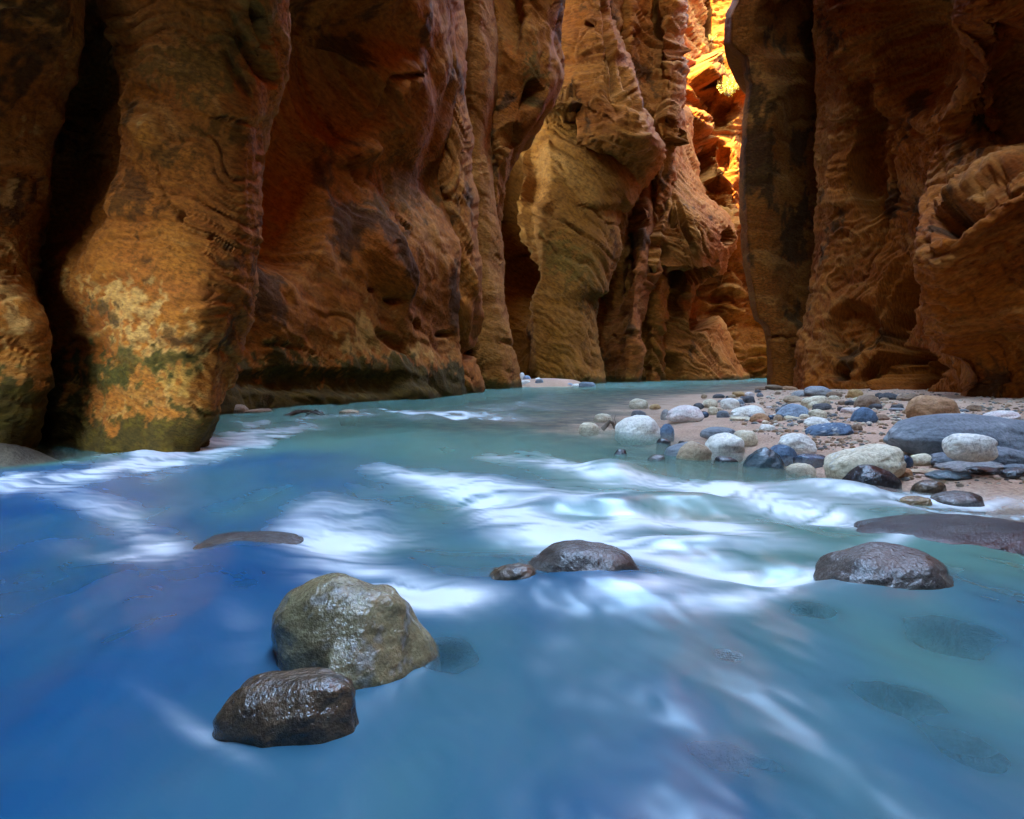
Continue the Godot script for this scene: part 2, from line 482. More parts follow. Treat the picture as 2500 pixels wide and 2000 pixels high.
	# the broad face, hollow on its left
	cliff("canyon_wall_broad_face",
		[-40, 1150, 1300, 1190],
		[-40, 1528, 150, 1520, 250, 1518, 300, 1535, 380, 1560, 435, 1565, 494, 1549, 515, 1516, 560, 1514, 594, 1515, 640, 1503, 709, 1485, 737, 1463, 813, 1463, 883, 1471, 935, 1483, 1300, 1488],
		[0.0, 36.5, 0.2, 37.6, 0.34, 36.8, 0.46, 35.0, 0.65, 34.8, 0.85, 35.6, 0.96, 37.0, 1.0, 38.4], [-40, 3.5, 200, 3.0, 262, 1.2, 300, 2.6, 600, 1.6, 800, 0.6, 940, 0.0],
		{"rim_right": false, "mat": "rock_far", "bed": 34.0, "scale": 1.8, "strata": 0.05, "lumps": 0.12, "moss": 0.32, "pits": 0.05, "back": 9.0, "away": 2.5, "varnish_shade": 0.03, "seed": 63.0, "step": 4.0, "top_in": 4.0,
		"ca": Color(0.42, 0.23, 0.085), "cb": Color(0.33, 0.165, 0.055),
		"dents": [[1262, 560, 44, 230, -6, 3.2], [1250, 680, 40, 120, -10, 1.4], [1296, 520, 8, 180, -4, -1.0], [1440, 272, 100, 14, 10, 1.6, 0.7], [1500, 330, 50, 18, 20, 0.7, 0.6], [1510, 350, 30, 10, 25, 0.9, 0.5]],
		"cracks": [[4, 0.5, [1345, 257, 1400, 262, 1440, 275, 1513, 296]], [4, 0.4, [1430, 300, 1480, 330, 1530, 370, 1560, 380]], [3, 0.3, [1300, 530, 1370, 545, 1460, 600, 1500, 640]], [3, 0.25, [1330, 580, 1400, 680, 1460, 730]], [3, 0.25, [1310, 470, 1430, 510, 1513, 560]]],
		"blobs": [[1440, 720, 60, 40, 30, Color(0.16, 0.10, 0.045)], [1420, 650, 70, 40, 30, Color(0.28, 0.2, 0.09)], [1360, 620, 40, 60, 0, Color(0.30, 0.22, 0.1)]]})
	# bulging ribs above the broad face
	cliff("canyon_wall_bulging_rib",
		[-40, 1370, 200, 1370, 280, 1400, 1300, 1480],
		[-40, 1500, 15, 1497, 60, 1512, 120, 1538, 180, 1560, 240, 1574, 310, 1606, 350, 1622, 375, 1620, 420, 1600, 500, 1560, 600, 1540, 1300, 1540],
		[0.0, 37.5, 0.3, 36.6, 0.6, 36.0, 0.85, 36.4, 0.97, 37.8, 1.0, 39.0], [-40, 0.5, 150, 0.0, 250, -0.8, 330, -0.8, 400, 2.5, 500, 5.0, 900, 7.0],
		{"rim_right": false, "mat": "rock_far", "bed": 10.0, "scale": 1.8, "strata": 0.075, "lumps": 0.16, "moss": 0.0, "back": 8.0, "away": 2.0, "varnish_shade": 0.06, "seed": 71.0, "top_in": 2.0,
		"dents": [[1490, 90, 14, 150, -6, 1.4], [1550, 230, 14, 100, -18, 0.8], [1440, 55, 22, 8, 15, 0.8, 0.5], [1500, 240, 40, 60, 0, 0.8], [1520, 180, 30, 80, -10, 0.5]],
		"cracks": [[3, 0.4, [1400, 250, 1440, 260, 1500, 300]], [3, 0.5, [1476, 30, 1480, 150, 1478, 200]]]})
	cliff("canyon_wall_twin_columns",
		[-40, 1480, 1300, 1500],
		[-40, 1680, 40, 1682, 70, 1676, 90, 1665, 140, 1672, 180, 1682, 220, 1680, 260, 1676, 330, 1672, 350, 1660, 400, 1650, 500, 1640, 600, 1630, 1300, 1620],
		[0.0, 41.5, 0.3, 40.6, 0.5, 41.6, 0.62, 41.8, 0.75, 41.2, 0.92, 42.0, 1.0, 43.6], [-40, 0.5, 100, 0.0, 200, 0.0, 330, -0.6, 380, 1.0, 500, 2.0, 900, 3.0],
		{"rim_right": false, "mat": "rock_far", "bed": 6.0, "scale": 1.8, "strata": 0.1, "lumps": 0.16, "moss": 0.0, "back": 8.0, "away": 2.0, "varnish_shade": 0.05, "seed": 83.0, "top_in": 1.0,
		"dents": [[1607, 60, 8, 140, -3, 2.0], [1630, 320, 30, 40, 10, 2.2, 0.5], [1552, 90, 10, 5, 0, 0.8, 0.5], [1590, 300, 10, 80, -20, 1.2], [1640, 140, 40, 6, 0, 0.8]],
		"cracks": [[3, 0.6, [1530, 115, 1590, 110]], [3, 0.7, [1605, 140, 1670, 138]], [3, 0.5, [1510, 35, 1600, 25]]]})
	# the column in the dark recess
	cliff("canyon_wall_recess_column",
		[-40, 1430, 1300, 1430],
		[-40, 1600, 500, 1598, 640, 1592, 760, 1585, 820, 1578, 880, 1572, 935, 1562, 1300, 1560],
		[0.0, 41.0, 0.3, 42.0, 0.55, 40.6, 0.75, 39.4, 0.92, 40.0, 1.0, 41.4], [-40, 3.0, 500, 2.6, 700, 1.0, 850, 0.2, 940, 0.0],
		{"rim_right": false, "mat": "rock_far", "bed": 8.0, "scale": 1.6, "strata": 0.05, "lumps": 0.25, "moss": 0.35, "back": 9.0, "away": 2.0, "varnish_shade": 0.06, "seed": 97.0, "top_in": 1.0,
		"ca": Color(0.44, 0.18, 0.075), "cb": Color(0.34, 0.12, 0.05),
		"dents": [[1530, 600, 34, 170, 14, 2.6], [1560, 545, 30, 14, 0, 1.2, 0.5]], "cracks": [[3, 0.4, [1490, 820, 1530, 815, 1560, 835]]]})
	# the great buttress with the flared foot
	cliff("canyon_wall_flared_buttress",
		[-40, 1545, 450, 1560, 560, 1590, 640, 1592, 780, 1586, 880, 1572, 940, 1560, 1300, 1555],
		[-40, 1690, 320, 1692, 420, 1705, 470, 1730, 500, 1765, 540, 1790, 570, 1798, 600, 1794, 640, 1778, 709, 1763, 743, 1747, 760, 1752, 796, 1770, 848, 1791, 893, 1812, 924, 1831, 960, 1840, 1300, 1840],
		[0.0, 44.5, 0.25, 46.0, 0.5, 46.0, 0.75, 48.0, 0.93, 51.5, 1.0, 53.5], [-40, 1.5, 400, 0.0, 560, -3.0, 650, -3.0, 700, 1.0, 780, 1.2, 860, 0.8, 940, 0.0],
		{"shoulder": true, "rim_right": false, "mat": "rock_far", "bed": 28.0, "scale": 1.8, "strata": 0.055, "lumps": 0.18, "moss": 0.3, "back": 9.0, "away": 2.0, "varnish_shade": 0.03, "seed": 108.0, "step": 3.6, "top_in": 0.0,
		"dents": [[1600, 560, 20, 140, 10, 2.2], [1645, 530, 12, 20, -10, 0.9, 0.5], [1730, 745, 40, 80, 22, 3.2, 0.6], [1650, 720, 40, 60, 0, 1.2], [1690, 680, 60, 18, -20, 1.4, 0.6], [1620, 900, 48, 45, 20, 1.5], [1780, 575, 16, 26, 20, 1.6, 0.6], [1620, 640, 14, 60, 8, 1.2], [1676, 560, 8, 90, -20, 0.9]],
		"cracks": [[4, 0.7, [1640, 480, 1655, 560, 1680, 640]], [3, 0.5, [1700, 540, 1720, 600, 1735, 640]], [3, 0.4, [1630, 870, 1600, 940]]]})
	# the sunlit wall at the bend, going on out of sight to the right
	cliff("canyon_wall_sunlit_bend",
		[-40, 1590, 1300, 1600],
		[-40, 2700, 1300, 2700],
		[0.0, 52.0, 0.08, 55.0, 0.13, 58.5, 0.18, 58.0, 0.22, 60.0, 0.5, 60.0, 1.0, 52.0], [-40, 3.0, 120, 3.0, 240, 1.2, 300, 1.0, 500, -0.6, 560, -2.5, 640, 0.0, 780, 0.0, 870, -0.5, 930, 0.0],
		{"mat": "rock_far", "bed": 5.0, "scale": 2.2, "strata": 0.13, "lumps": 0.22, "moss": 0.25, "turn": "", "varnish_shade": -0.05, "seed": 121.0, "step": 4.0, "top_in": 0.0,
		"ca": Color(0.40, 0.185, 0.05), "cb": Color(0.33, 0.13, 0.03),
		"dents": [[1732, 120, 4, 190, 0, 2.5, 0.6], [1715, 410, 20, 45, 0, 2.6, 0.5], [1770, 280, 30, 40, 10, 1.6, 0.6], [1770, 395, 26, 30, 0, 1.4, 0.6], [1710, 180, 30, 40, 20, -2.0, 0.6], [1760, 235, 60, 18, 12, -1.8, 0.6], [1730, 350, 50, 14, 5, -1.2], [1745, 440, 60, 16, 18, -1.6], [1700, 490, 40, 10, 20, 0.9, 0.5], [1690, 300, 26, 60, -20, -1.5]],
		"cracks": [[3, 0.8, [1735, 105, 1775, 112]], [4, 0.8, [1670, 310, 1740, 300]], [4, 0.8, [1690, 345, 1745, 340]], [4, 0.7, [1700, 470, 1790, 520]], [4, 0.8, [1790, 480, 1830, 540]]]})

func build_right_cliffs() -> void:
	# the fin in front of the bend, its shade painted in as extra dark patches
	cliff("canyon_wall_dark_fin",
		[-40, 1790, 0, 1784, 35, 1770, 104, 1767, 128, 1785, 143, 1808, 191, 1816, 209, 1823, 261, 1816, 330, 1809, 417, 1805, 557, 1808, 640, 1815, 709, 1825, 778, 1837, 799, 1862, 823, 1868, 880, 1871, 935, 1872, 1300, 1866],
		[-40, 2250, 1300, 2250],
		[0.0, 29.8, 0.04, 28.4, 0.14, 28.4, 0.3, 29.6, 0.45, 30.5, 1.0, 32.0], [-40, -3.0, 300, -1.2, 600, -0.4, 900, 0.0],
		{"mat": "rock_mid", "bed": 3.0, "scale": 1.2, "strata": 0.02, "lumps": 0.06, "moss": 0.0, "turn": "L", "back": 14.0, "away": 9.0, "varnish_shade": 0.3, "seed": 140.0, "top_in": -2.0,
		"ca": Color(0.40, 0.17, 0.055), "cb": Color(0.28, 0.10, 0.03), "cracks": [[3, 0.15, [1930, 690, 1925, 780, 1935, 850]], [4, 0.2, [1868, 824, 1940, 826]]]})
	# the fluted wall
	cliff("canyon_wall_fluted",
		[-40, 1986, 122, 1992, 278, 1999, 417, 1999, 535, 1996, 622, 1989, 709, 1978, 789, 1957, 865, 1943, 960, 1940, 1300, 1936],
		[-40, 2420, 1300, 2420],
		[0.0, 24.8, 0.08, 23.2, 0.25, 22.2, 0.45, 21.2, 0.7, 18.4, 1.0, 14.5], [-40, -2.2, 250, -0.2, 450, 0.5, 650, 0.5, 800, 0.3, 960, 0.0],
		{"mat": "rock_flute", "bed": -38.0, "grain": -22.0, "scale": 1.0, "strata": 0.04, "lumps": 0.16, "flutes": 0.24, "flute_angle": 18.0, "moss": 0.0, "turn": "L", "back": 8.0, "away": 1.0, "varnish_shade": 0.12, "seed": 155.0, "step": 3.8, "top_in": -3.0,
		"ca": Color(0.46, 0.185, 0.05), "cb": Color(0.30, 0.10, 0.028),
		"dents": [[2122, 400, 52, 150, 0, 1.2, 0.6], [2110, 250, 26, 60, 0, 0.6, 0.6], [2080, 800, 75, 85, 10, 0.7, 0.7], [2210, 760, 40, 150, 25, 1.6, 0.6], [2230, 900, 80, 60, 0, 1.8, 0.6], [2140, 900, 26, 50, 30, 0.9, 0.6], [2060, 905, 28, 24, 0, 0.5], [2250, 120, 120, 200, 0, 1.2], [2145, 870, 6, 60, 32, -0.4], [2180, 690, 10, 110, 25, -0.5], [2185, 935, 26, 40, 20, -0.9], [2030, 940, 30, 30, 0, -0.3]],
		"cracks": [[4, 0.25, [2075, 180, 2085, 320, 2070, 480]], [5, 0.3, [2180, 300, 2190, 480, 2150, 600, 2080, 700]]]})
	# the overhanging block in front of it
	cliff("canyon_wall_leaning_block",
		[-40, 2330, 150, 2310, 300, 2290, 420, 2265, 500, 2250, 570, 2236, 615, 2232, 691, 2242, 760, 2254, 813, 2267, 858, 2295, 900, 2319, 952, 2327, 985, 2336, 1300, 2340],
		[-40, 3600, 1300, 3600],
		[0.0, 14.6, 0.05, 13.7, 0.15, 12.9, 0.35, 11.6, 0.6, 9.4, 1.0, 6.4], [-40, -1.4, 200, -0.5, 380, 1.0, 440, 1.2, 520, 0.5, 590, -0.5, 650, -0.6, 850, 0.1, 1000, 0.0],
		{"mat": "rock_mid", "bed": -36.0, "scale": 0.75, "strata": 0.08, "lumps": 0.1, "skew": 0.72, "skew_at": 2250.0, "flutes": 0.12, "flute_angle": 55.0, "moss": 0.0, "turn": "L", "back": 3.0, "away": 2.0, "varnish_shade": 0.16, "seed": 171.0, "step": 4.2, "top_in": -2.5,
		"ca": Color(0.46, 0.185, 0.05), "cb": Color(0.32, 0.11, 0.03),
		"dents": [[2330, 535, 75, 45, -25, 1.0, 0.7], [2400, 440, 160, 14, -33, -0.35], [2440, 520, 160, 16, -36, -0.35], [2420, 200, 200, 170, 20, 0.9], [2440, 900, 160, 130, 0, 0.8]],
		"cracks": [[6, 0.2, [2270, 490, 2380, 400, 2500, 330]], [6, 0.25, [2330, 600, 2420, 500, 2500, 430]], [5, 0.2, [2380, 480, 2500, 380]]]})

# cliffs beside and behind the camera, in metres: [x, z, x, z, ...]
func strip(called: String, xz: Array, top_in: Vector2, sd: float, bounce_cut := false, flip := false) -> void:
	var n := xz.size() / 2
	var nu := (n - 1) * 14 + 1
	var nv := 40
	var p := PackedVector3Array()
	var c := PackedColorArray()
	for j in nv:
		var t := 1.0 - float(j) / (nv - 1)
		for i in nu:
			var a := float(i) / 14.0
			var k := mini(int(a), n - 2)
			var x: float = lerpf(xz[2*k], xz[2*k+2], a - k)
			var z: float = lerpf(xz[2*k+1], xz[2*k+3], a - k)
			var top := rim_height(z) + 1.0
			var y := lerpf(-0.7, top, t)
			var w := n_mid.get_noise_3d(x * 0.25 + sd, y * 0.2, z * 0.25)
			var l := n_mid.get_noise_3d(x * 0.1, y * 1.4, z * 0.1 + sd)
			var q := Vector3(x + top_in.x * t * t, y, z + top_in.y * t * t)
			q += Vector3(w * 0.8 + l * 0.15, 0, w * 0.7 - l * 0.12)
			p.append(q)
			c.append(Color(0.09, 0.04, 0.015).lerp(Color(0.14, 0.06, 0.02), clampf(0.5 + w + l, 0.0, 1.0)) if bounce_cut else Color(0.28, 0.09, 0.02).lerp(Color(0.33, 0.12, 0.03), clampf(0.5 + w + l, 0.0, 1.0)))  # darker colour on some unseen walls, to cut the light they bounce
	var mi := MeshInstance3D.new()
	mi.mesh = grid_mesh(p, c, nu, nv, flip)
	mi.material_override = mats.rock_mid
	structure(mi, called)

func build_hidden_cliffs() -> void:
	strip("canyon_wall_beside_left", [-4.6, 14.0, -4.2, 6.0, -4.0, 1.0, -3.6, -3.2], Vector2(2.0, 0), 3.0, true)
	strip("canyon_wall_beside_right", [10.5, -7.0, 9.0, -2.0, 8.5, 4.0, 8.5, 14.0], Vector2(-2.5, 0), 9.0)
	strip("added_wall_behind", [9.5, 13.5, 4.0, 15.0, -5.5, 13.5], Vector2(0, -1.5), 14.0, true)  # unseen end wall, added to shut out low sky light
	strip("canyon_wall_past_bend", [46.0, -52.0, 48.0, -40.0, 40.0, -34.0, 24.0, -36.0, 17.0, -38.0], Vector2(0, 0), 31.0)

# unseen roof of land, added and cut open to steer sun and sky light
func build_light_roof() -> void:
	var x0 := -60.0
	var z0 := 30.0
	var nx := 90
	var nz := 90
	var sx := 150.0 / nx
	var p := PackedVector3Array()
	var c := PackedColorArray()
	var idx := PackedInt32Array()
	var lo := [-70.0, 40.0, -57.0, 11.0, -46.0, 5.0, -38.0, 3.0, -31.0, 1.6, -22.0, 0.6, -14.0, 0.0, -8.0, -0.2, -4.0, -1.2, 0.0, -2.6, 9.0, -3.6]
	var hi := [-70.0, 45.0, -57.0, 44.0, -46.0, 40.0, -38.0, 22.0, -34.0, 9.0, -30.0, 6.5, -22.0, 6.0, -14.0, 6.5, -3.0, 6.5, 9.0, 5.0]
	for j in nz + 1:
		var z := z0 - j * 110.0 / nz
		var a := curve(lo, z)
		var b := curve(hi, z)
		a += n_mid.get_noise_2d(z * 0.3, 4.0) * 1.2
		b += n_mid.get_noise_2d(z * 0.3, 9.0) * 1.2
		for side in 2:
			for i in 12:
				var t := float(i) / 11.0
				var x := lerpf(-60.0, a, 1.0 - pow(1.0 - t, 2.0)) if side == 0 else lerpf(b, 90.0, pow(t, 2.0))
				if z > 8.5 or z < -62.0:
					x = lerpf(-60.0, (a + b) * 0.5, t) if side == 0 else lerpf((a + b) * 0.5, 90.0, t)
				p.append(Vector3(x, rim_height(z, side == 1) + n_mid.get_noise_2d(x * 0.2, z * 0.2) * 0.8, z))
				c.append(Color(0.38, 0.17, 0.06))
	for j in nz:
		for side in 2:
			for i in 11:
				var k := j * 24 + side * 12 + i
				idx.append_array([k, k + 24, k + 1, k + 1, k + 24, k + 25])
	var arr := []
	arr.resize(Mesh.ARRAY_MAX)
	arr[Mesh.ARRAY_VERTEX] = p
	arr[Mesh.ARRAY_COLOR] = c
	arr[Mesh.ARRAY_INDEX] = idx
	var m := ArrayMesh.new()
	m.add_surface_from_arrays(Mesh.PRIMITIVE_TRIANGLES, arr)
	var st := SurfaceTool.new()
	st.create_from(m, 0)
	st.generate_normals()
	var mi := MeshInstance3D.new()
	mi.mesh = st.commit()
	mi.material_override = mats.rock_far
	structure(mi, "added_light_roof")

# ------------------------------------------------------------------ river bed, sand bar
func on_water(px: float, py: float) -> Vector2:
	var d := EYE * F / (py - HZ)
	return Vector2((px - CX) / F * d, -d)

func build_shore() -> void:
	# the edge of the dry sand, from far to near
	shore.append(Vector2(34.0, -60.0))
	shore.append(Vector2(13.5, -31.0))
	for a in [[1985, 948], [1800, 962], [1775, 985], [1850, 1030], [1870, 1052], [1985, 1082], [2090, 1120], [2230, 1165], [2500, 1196], [3300, 1260]]:
		shore.append(on_water(a[0], a[1]))

func bed_height(x: float, z: float) -> float:
	var p := Vector2(x, z)
	var best := 1e9
	var side := 1.0
	for i in shore.size() - 1:
		var a := shore[i]
		var b := shore[i + 1]
		var q := Geometry2D.get_closest_point_to_segment(p, a, b)
		var d := q.distance_to(p)
		if d < best:
			best = d
			side = signf((b - a).cross(p - a))
	var s := best * side      # positive on the dry side
	s = -s
	var y := 0.0
	if s > 0.0:
		y = 0.16 * (1.0 - exp(-s * 0.35)) + n_mid.get_noise_2d(x * 0.9, z * 0.9) * 0.035 * minf(s, 1.0)
	else:
		var rate := lerpf(0.22, 0.085, smoothstep(4.5, 9.0, -z))
		y = -lerpf(0.66, 0.42, smoothstep(3.0, 9.0, -z)) * (1.0 - exp(s * rate * 1.5)) + n_mid.get_noise_2d(x * 0.8, z * 0.8) * 0.04 * clampf(-s, 0.0, 1.0)
	# gravel under the far left wall
	var g := Vector2((x - 1.6) / 2.6, (z + 30.0) / 2.2).length()
	y += smoothstep(0.0, 0.6, 1.0 - g) * (0.22 - minf(0.0, y)) + maxf(0.0, 1.0 - g) * 0.15
	# mud shelf at the foot of the great pillar
	var g2 := Vector2((x + 4.3) / 1.3, (z + 5.4) / 0.9).length()
	y += maxf(0.0, 1.0 - g2) * 0.75
	return y

func build_bed() -> void:
	var nu := 260
	var nv := 300
	var p := PackedVector3Array()
	var c := PackedColorArray()
	for j in nv:
		var z := 0.0
		var t := float(j) / (nv - 1)
		if t < 0.12:
			z = lerpf(14.0, -0.9, t / 0.12)
		else:
			z = -0.9 * pow(64.0 / 0.9, (t - 0.12) / 0.88)
		var r := maxf(9.0, -z * 1.25)
		for i in nu:
			var x := lerpf(-r, r, float(i) / (nu - 1))
			var y := bed_height(x, z)
			var rip := n_fine.get_noise_2d(x * 3.0, z * 3.0)
			p.append(Vector3(x, y + rip * 0.008, z))
			var col := Color(0.58, 0.37, 0.26).lerp(Color(0.46, 0.28, 0.185), clampf(0.5 + n_mid.get_noise_2d(x * 1.7, z * 1.7) * 1.2, 0.0, 1.0))
			if y < -0.03:
				var cob := n_mid.get_noise_2d(x * 2.4 + 40.0, z * 2.4)
				col = col.lerp(Color(0.07, 0.075, 0.07).lerp(Color(0.2, 0.17, 0.11), clampf(cob * 1.6 + 0.3, 0.0, 1.0)), smoothstep(-0.05, -0.14, y + rip * 0.03))
			# dark wet mud on the shelf under the great pillar
			var mud := Vector2((x + 4.3) / 1.6, (z + 5.4) / 1.2).length() + rip * 0.3
			col = col.lerp(Color(0.085, 0.065, 0.045).lerp(Color(0.15, 0.12, 0.08), clampf(rip + 0.4, 0.0, 1.0)), smoothstep(1.0, 0.85, mud))
			c.append(col)
	var mi := MeshInstance3D.new()
	mi.mesh = grid_mesh(p, c, nu, nv, true)
	mi.material_override = mats.sand
	structure(mi, "ground")

# ------------------------------------------------------------------ water
# foam: [column, row, half length, half height, turn in degrees, amount]
var FOAM := [
	[480, 1095, 260, 20, -14, 0.7], [250, 1150, 230, 24, -10, 0.8], [60, 1185, 120, 22, 0, 0.6], [650, 1070, 130, 14, -18, 0.55],
	[230, 1225, 90, 26, 10, 0.45], [330, 1290, 110, 24, 18, 0.45], [360, 1330, 80, 20, 12, 0.6], [310, 1355, 120, 18, 5, 0.5],
	[830, 1320, 140, 34, -6, 0.85], [800, 1260, 120, 40, -12, 0.45], [900, 1400, 160, 40, 20, 0.85], [980, 1450, 170, 30, 8, 0.95], [1090, 1470, 120, 20, 0, 0.8],
	[1080, 1170, 150, 16, 6, 0.75], [1150, 1210, 130, 16, 10, 0.6], [1330, 1130, 160, 14, 6, 0.55], [1400, 1150, 60, 12, 20, 0.8], [1240, 1195, 190, 17, 3, 0.8], [1420, 1225, 170, 14, -4, 0.75],
	[1680, 1185, 260, 15, 4, 0.85], [1900, 1230, 220, 24, 8, 0.9], [2050, 1270, 170, 20, 14, 0.8], [2330, 1230, 240, 22, 2, 0.8], [2460, 1260, 160, 20, 0, 0.7],
	[1250, 1250, 120, 34, 24, 0.7], [1350, 1300, 160, 34, 10, 0.9], [1560, 1280, 220, 22, -4, 0.8], [1760, 1290, 170, 22, 10, 0.85], [1640, 1330, 230, 14, 3, 0.6],
	[1500, 1345, 180, 24, 6, 0.7], [1680, 1375, 200, 26, 8, 1.0], [1850, 1405, 140, 20, 6, 1.0], [1930, 1418, 60, 16, -25, 1.0], [1780, 1470, 150, 22, -4, 0.75], [1560, 1450, 170, 18, -6, 0.5],
	[1000, 1010, 90, 5, 2, 0.8], [1150, 1016, 130, 6, 2, 0.9], [1240, 1000, 120, 5, -3, 0.5], [1330, 968, 90, 3, 0, 0.4], [1560, 945, 90, 2.5, 0, 0.35], [1290, 985, 90, 4, -5, 0.4], [880, 1014, 90, 4, 0, 0.5],
	[1400, 1000, 100, 5, 4, 0.3], [2200, 1330, 130, 16, -8, 0.5], [2090, 1210, 140, 12, 6, 0.5],
	[520, 1800, 110, 24, 30, 0.3], [440, 1760, 120, 30, 35, 0.15], [600, 1560, 90, 60, 60, 0.12],
]
# stones under the water: [column, row, width, kind, label, depth of the top]
var UNDER := [
	[1970, 1500, 190, "cream", "pale yellow stone under the water below the purplish boulder", 0.05], [1080, 1580, 200, "cream", "pale stone under the water beside the domed olive boulder", 0.06], [1990, 1700, 200, "rust", "reddish stone under the clear near water", 0.1],
	[2190, 1700, 200, "tan", "buff stone under the clear near water", 0.1], [1880, 1850, 520, "olive", "broad olive stone under the clear near water", 0.14], [2340, 1830, 380, "wetgrey", "grey-brown stone under the clear near water", 0.12], [1780, 1600, 260, "wetbrown", "dark brown stone under the clear near water", 0.12], [2330, 1560, 280, "dark", "charcoal stone under the clear near water", 0.1],
	[600, 1440, 160, "pink", "pinkish stone under the water before the low dark stone", 0.07], [420, 1590, 260, "tan", "tan stone deep under the water before the leaning dark boulder", 0.16],
]
# swells of the surface: [column, row, half length, half height, turn, centimetres]
var SWELL := [
	[1490, 1150, 110, 18, 0, 9.0], [1690, 1225, 200, 14, 2, 6.0], [1420, 1235, 160, 14, 0, 5.0], [1150, 1440, 300, 40, 0, 3.0], [1480, 1440, 260, 50, 4, 5.0], [2050, 1200, 200, 14, 4, 5.0],
	[1180, 1225, 170, 16, 4, -4.0], [1850, 1400, 180, 24, 6, -5.0], [980, 1440, 180, 26, 6, -3.0], [1960, 1255, 160, 18, 8, -4.0], [2330, 1320, 260, 36, 0, 3.5], [2150, 1430, 180, 44, 0, 4.0], [1560, 1260, 240, 12, 0, -3.0],
	[620, 1350, 200, 34, 2, 3.0], [840, 1345, 130, 26, 0, -2.0], [640, 1030, 700, 8, 0, 3.0], [1150, 1022, 260, 7, 0, -4.0], [1100, 1012, 260, 6, 0, 4.0], [1250, 1330, 160, 18, 0, -3.0], [1750, 1330, 240, 14, 0, 3.0],
]

func blob_list(src: Array) -> Array:
	var out := []
	for e in src:
		var an: float = deg_to_rad(e[4])
		out.append([e[0], e[1], cos(an), sin(an), 1.0 / e[2], 1.0 / e[3], e[5], 2.2 * maxf(e[2], e[3])])
	return out

func build_water() -> void:
	var foam := blob_list(FOAM)
	var under_spots := []
	for a in UNDER:
		var q := on_water(a[0], a[1])
		under_spots.append([q.x, q.y, a[2] / F * -q.y * 0.55, a[5]])
	var swell := blob_list(SWELL)
	var nu := 360
	var nv := 380
	var p := PackedVector3Array(); p.resize(nu * nv)
	var c := PackedColorArray(); c.resize(nu * nv)
	var deep := Color(0.003, 0.062, 0.165)
	var milky := Color(0.02, 0.092, 0.185)
	var teal := Color(0.085, 0.19, 0.15)
	var silt := Color(0.50, 0.37, 0.27)
	var white := Color(0.86, 0.90, 0.93)
	for j in nv:
		var t := float(j) / (nv - 1)
		var z := 0.0
		if t < 0.06:
			z = lerpf(13.0, -0.85, t / 0.06)
		else:
			z = -0.85 * pow(62.5 / 0.85, (t - 0.06) / 0.94)
		var d := maxf(-z, 0.85)
		var r := maxf(1.3 * d, 1.3)
		if t < 0.06:
			r = lerpf(7.0, 1.3, t / 0.06)
		for i in nu:
			var x := lerpf(-r, r, float(i) / (nu - 1))
			var px := CX + x / d * F
			var py := HZ + EYE / d * F
			# flow-drawn unevenness, in metres along and across the stream
			var wn := n_big.get_noise_2d(x * 0.9 + 5.0, z * 0.35)
			var wn2 := n_mid.get_noise_2d(x * 2.0 - z * 0.8, z * 1.1 + x * 0.3)
			var y := wn * 0.035 + wn2 * 0.012
			var fm := 0.0
			var qx := px + wn2 * 60.0 + wn * 50.0
			var qy := py + wn2 * 14.0
			for e in foam:
				var dx: float = qx - e[0]
				var dy: float = qy - e[1]
				if absf(dx) < e[7] and absf(dy) < e[7]:
					var ex: float = (dx * e[2] + dy * e[3]) * e[4]
					var ey: float = (-dx * e[3] + dy * e[2]) * e[5]
					var rr := ex * ex + ey * ey
					if rr < 5.0:
						fm += e[6] * exp(-rr * 1.1)
			for e in swell:
				var dx: float = px - e[0]
				var dy: float = py - e[1]
				if absf(dx) < e[7] and absf(dy) < e[7]:
					var ex: float = (dx * e[2] + dy * e[3]) * e[4]
					var ey: float = (-dx * e[3] + dy * e[2]) * e[5]
					var rr := ex * ex + ey * ey
					if rr < 5.0:
						y += e[6] * 0.01 * exp(-rr * 1.2)
			var bed := bed_height(x, z)
			if bed > -0.06:
				y *= smoothstep(0.03, -0.06, bed)
			var thick := maxf(y - bed, 0.0)
			var bend := wn * 0.5
			var streak := n_mid.get_noise_2d(x * 0.7 + 3.0, z * 2.6 + bend)
			var strand := 1.0 - absf(n_fine.get_noise_2d(x * 0.55 + z * 0.5, (z + x * 0.12) * 6.0 + bend * 4.0)) * 2.4
			fm = clampf(fm * (0.75 + wn2 * 0.4 + streak * 0.9 + strand * 0.55), 0.0, 1.0)
			# thin water over the bed is silty and pale, thick water in the pool is clear and blue; drifts of silt in both
			var seen := thick
			for e in under_spots:
				var rr: float = Vector2(x - e[0], z - e[1]).length() / e[2]
				rr += wn2 * 0.9 + wn * 0.5
				if rr < 1.3:
					seen = lerpf(seen, minf(seen, y + e[3] + 0.11), smoothstep(1.5, 0.1, rr))
			var boil := n_big.get_noise_2d(x * 1.1 + z * 0.5 + 20.0, z * 0.9 - x * 0.3)
			var col := teal.lerp(deep.lerp(milky, smoothstep(-0.5, 0.6, boil + wn2 * 0.12)), smoothstep(0.30, 0.58, thick + wn * 0.05))
			col = col.lerp(silt, smoothstep(0.2, 0.05, thick + wn2 * 0.04) * 0.8 * smoothstep(-0.3, 0.2, bed + 0.3))
			col = col.lerp(white, pow(fm, 1.25) * 0.85)
			var clear := smoothstep(0.0, 0.34, seen)
			var al := clampf(maxf(clear, fm), 0.1, 1.0)
			c[j * nu + i] = Color(col.r, col.g, col.b, al)
			p[j * nu + i] = Vector3(x, y, z)
	var mi := MeshInstance3D.new()
	mi.mesh = grid_mesh(p, c, nu, nv, true)
	mi.material_override = mats.water
	structure(mi, "river_water")

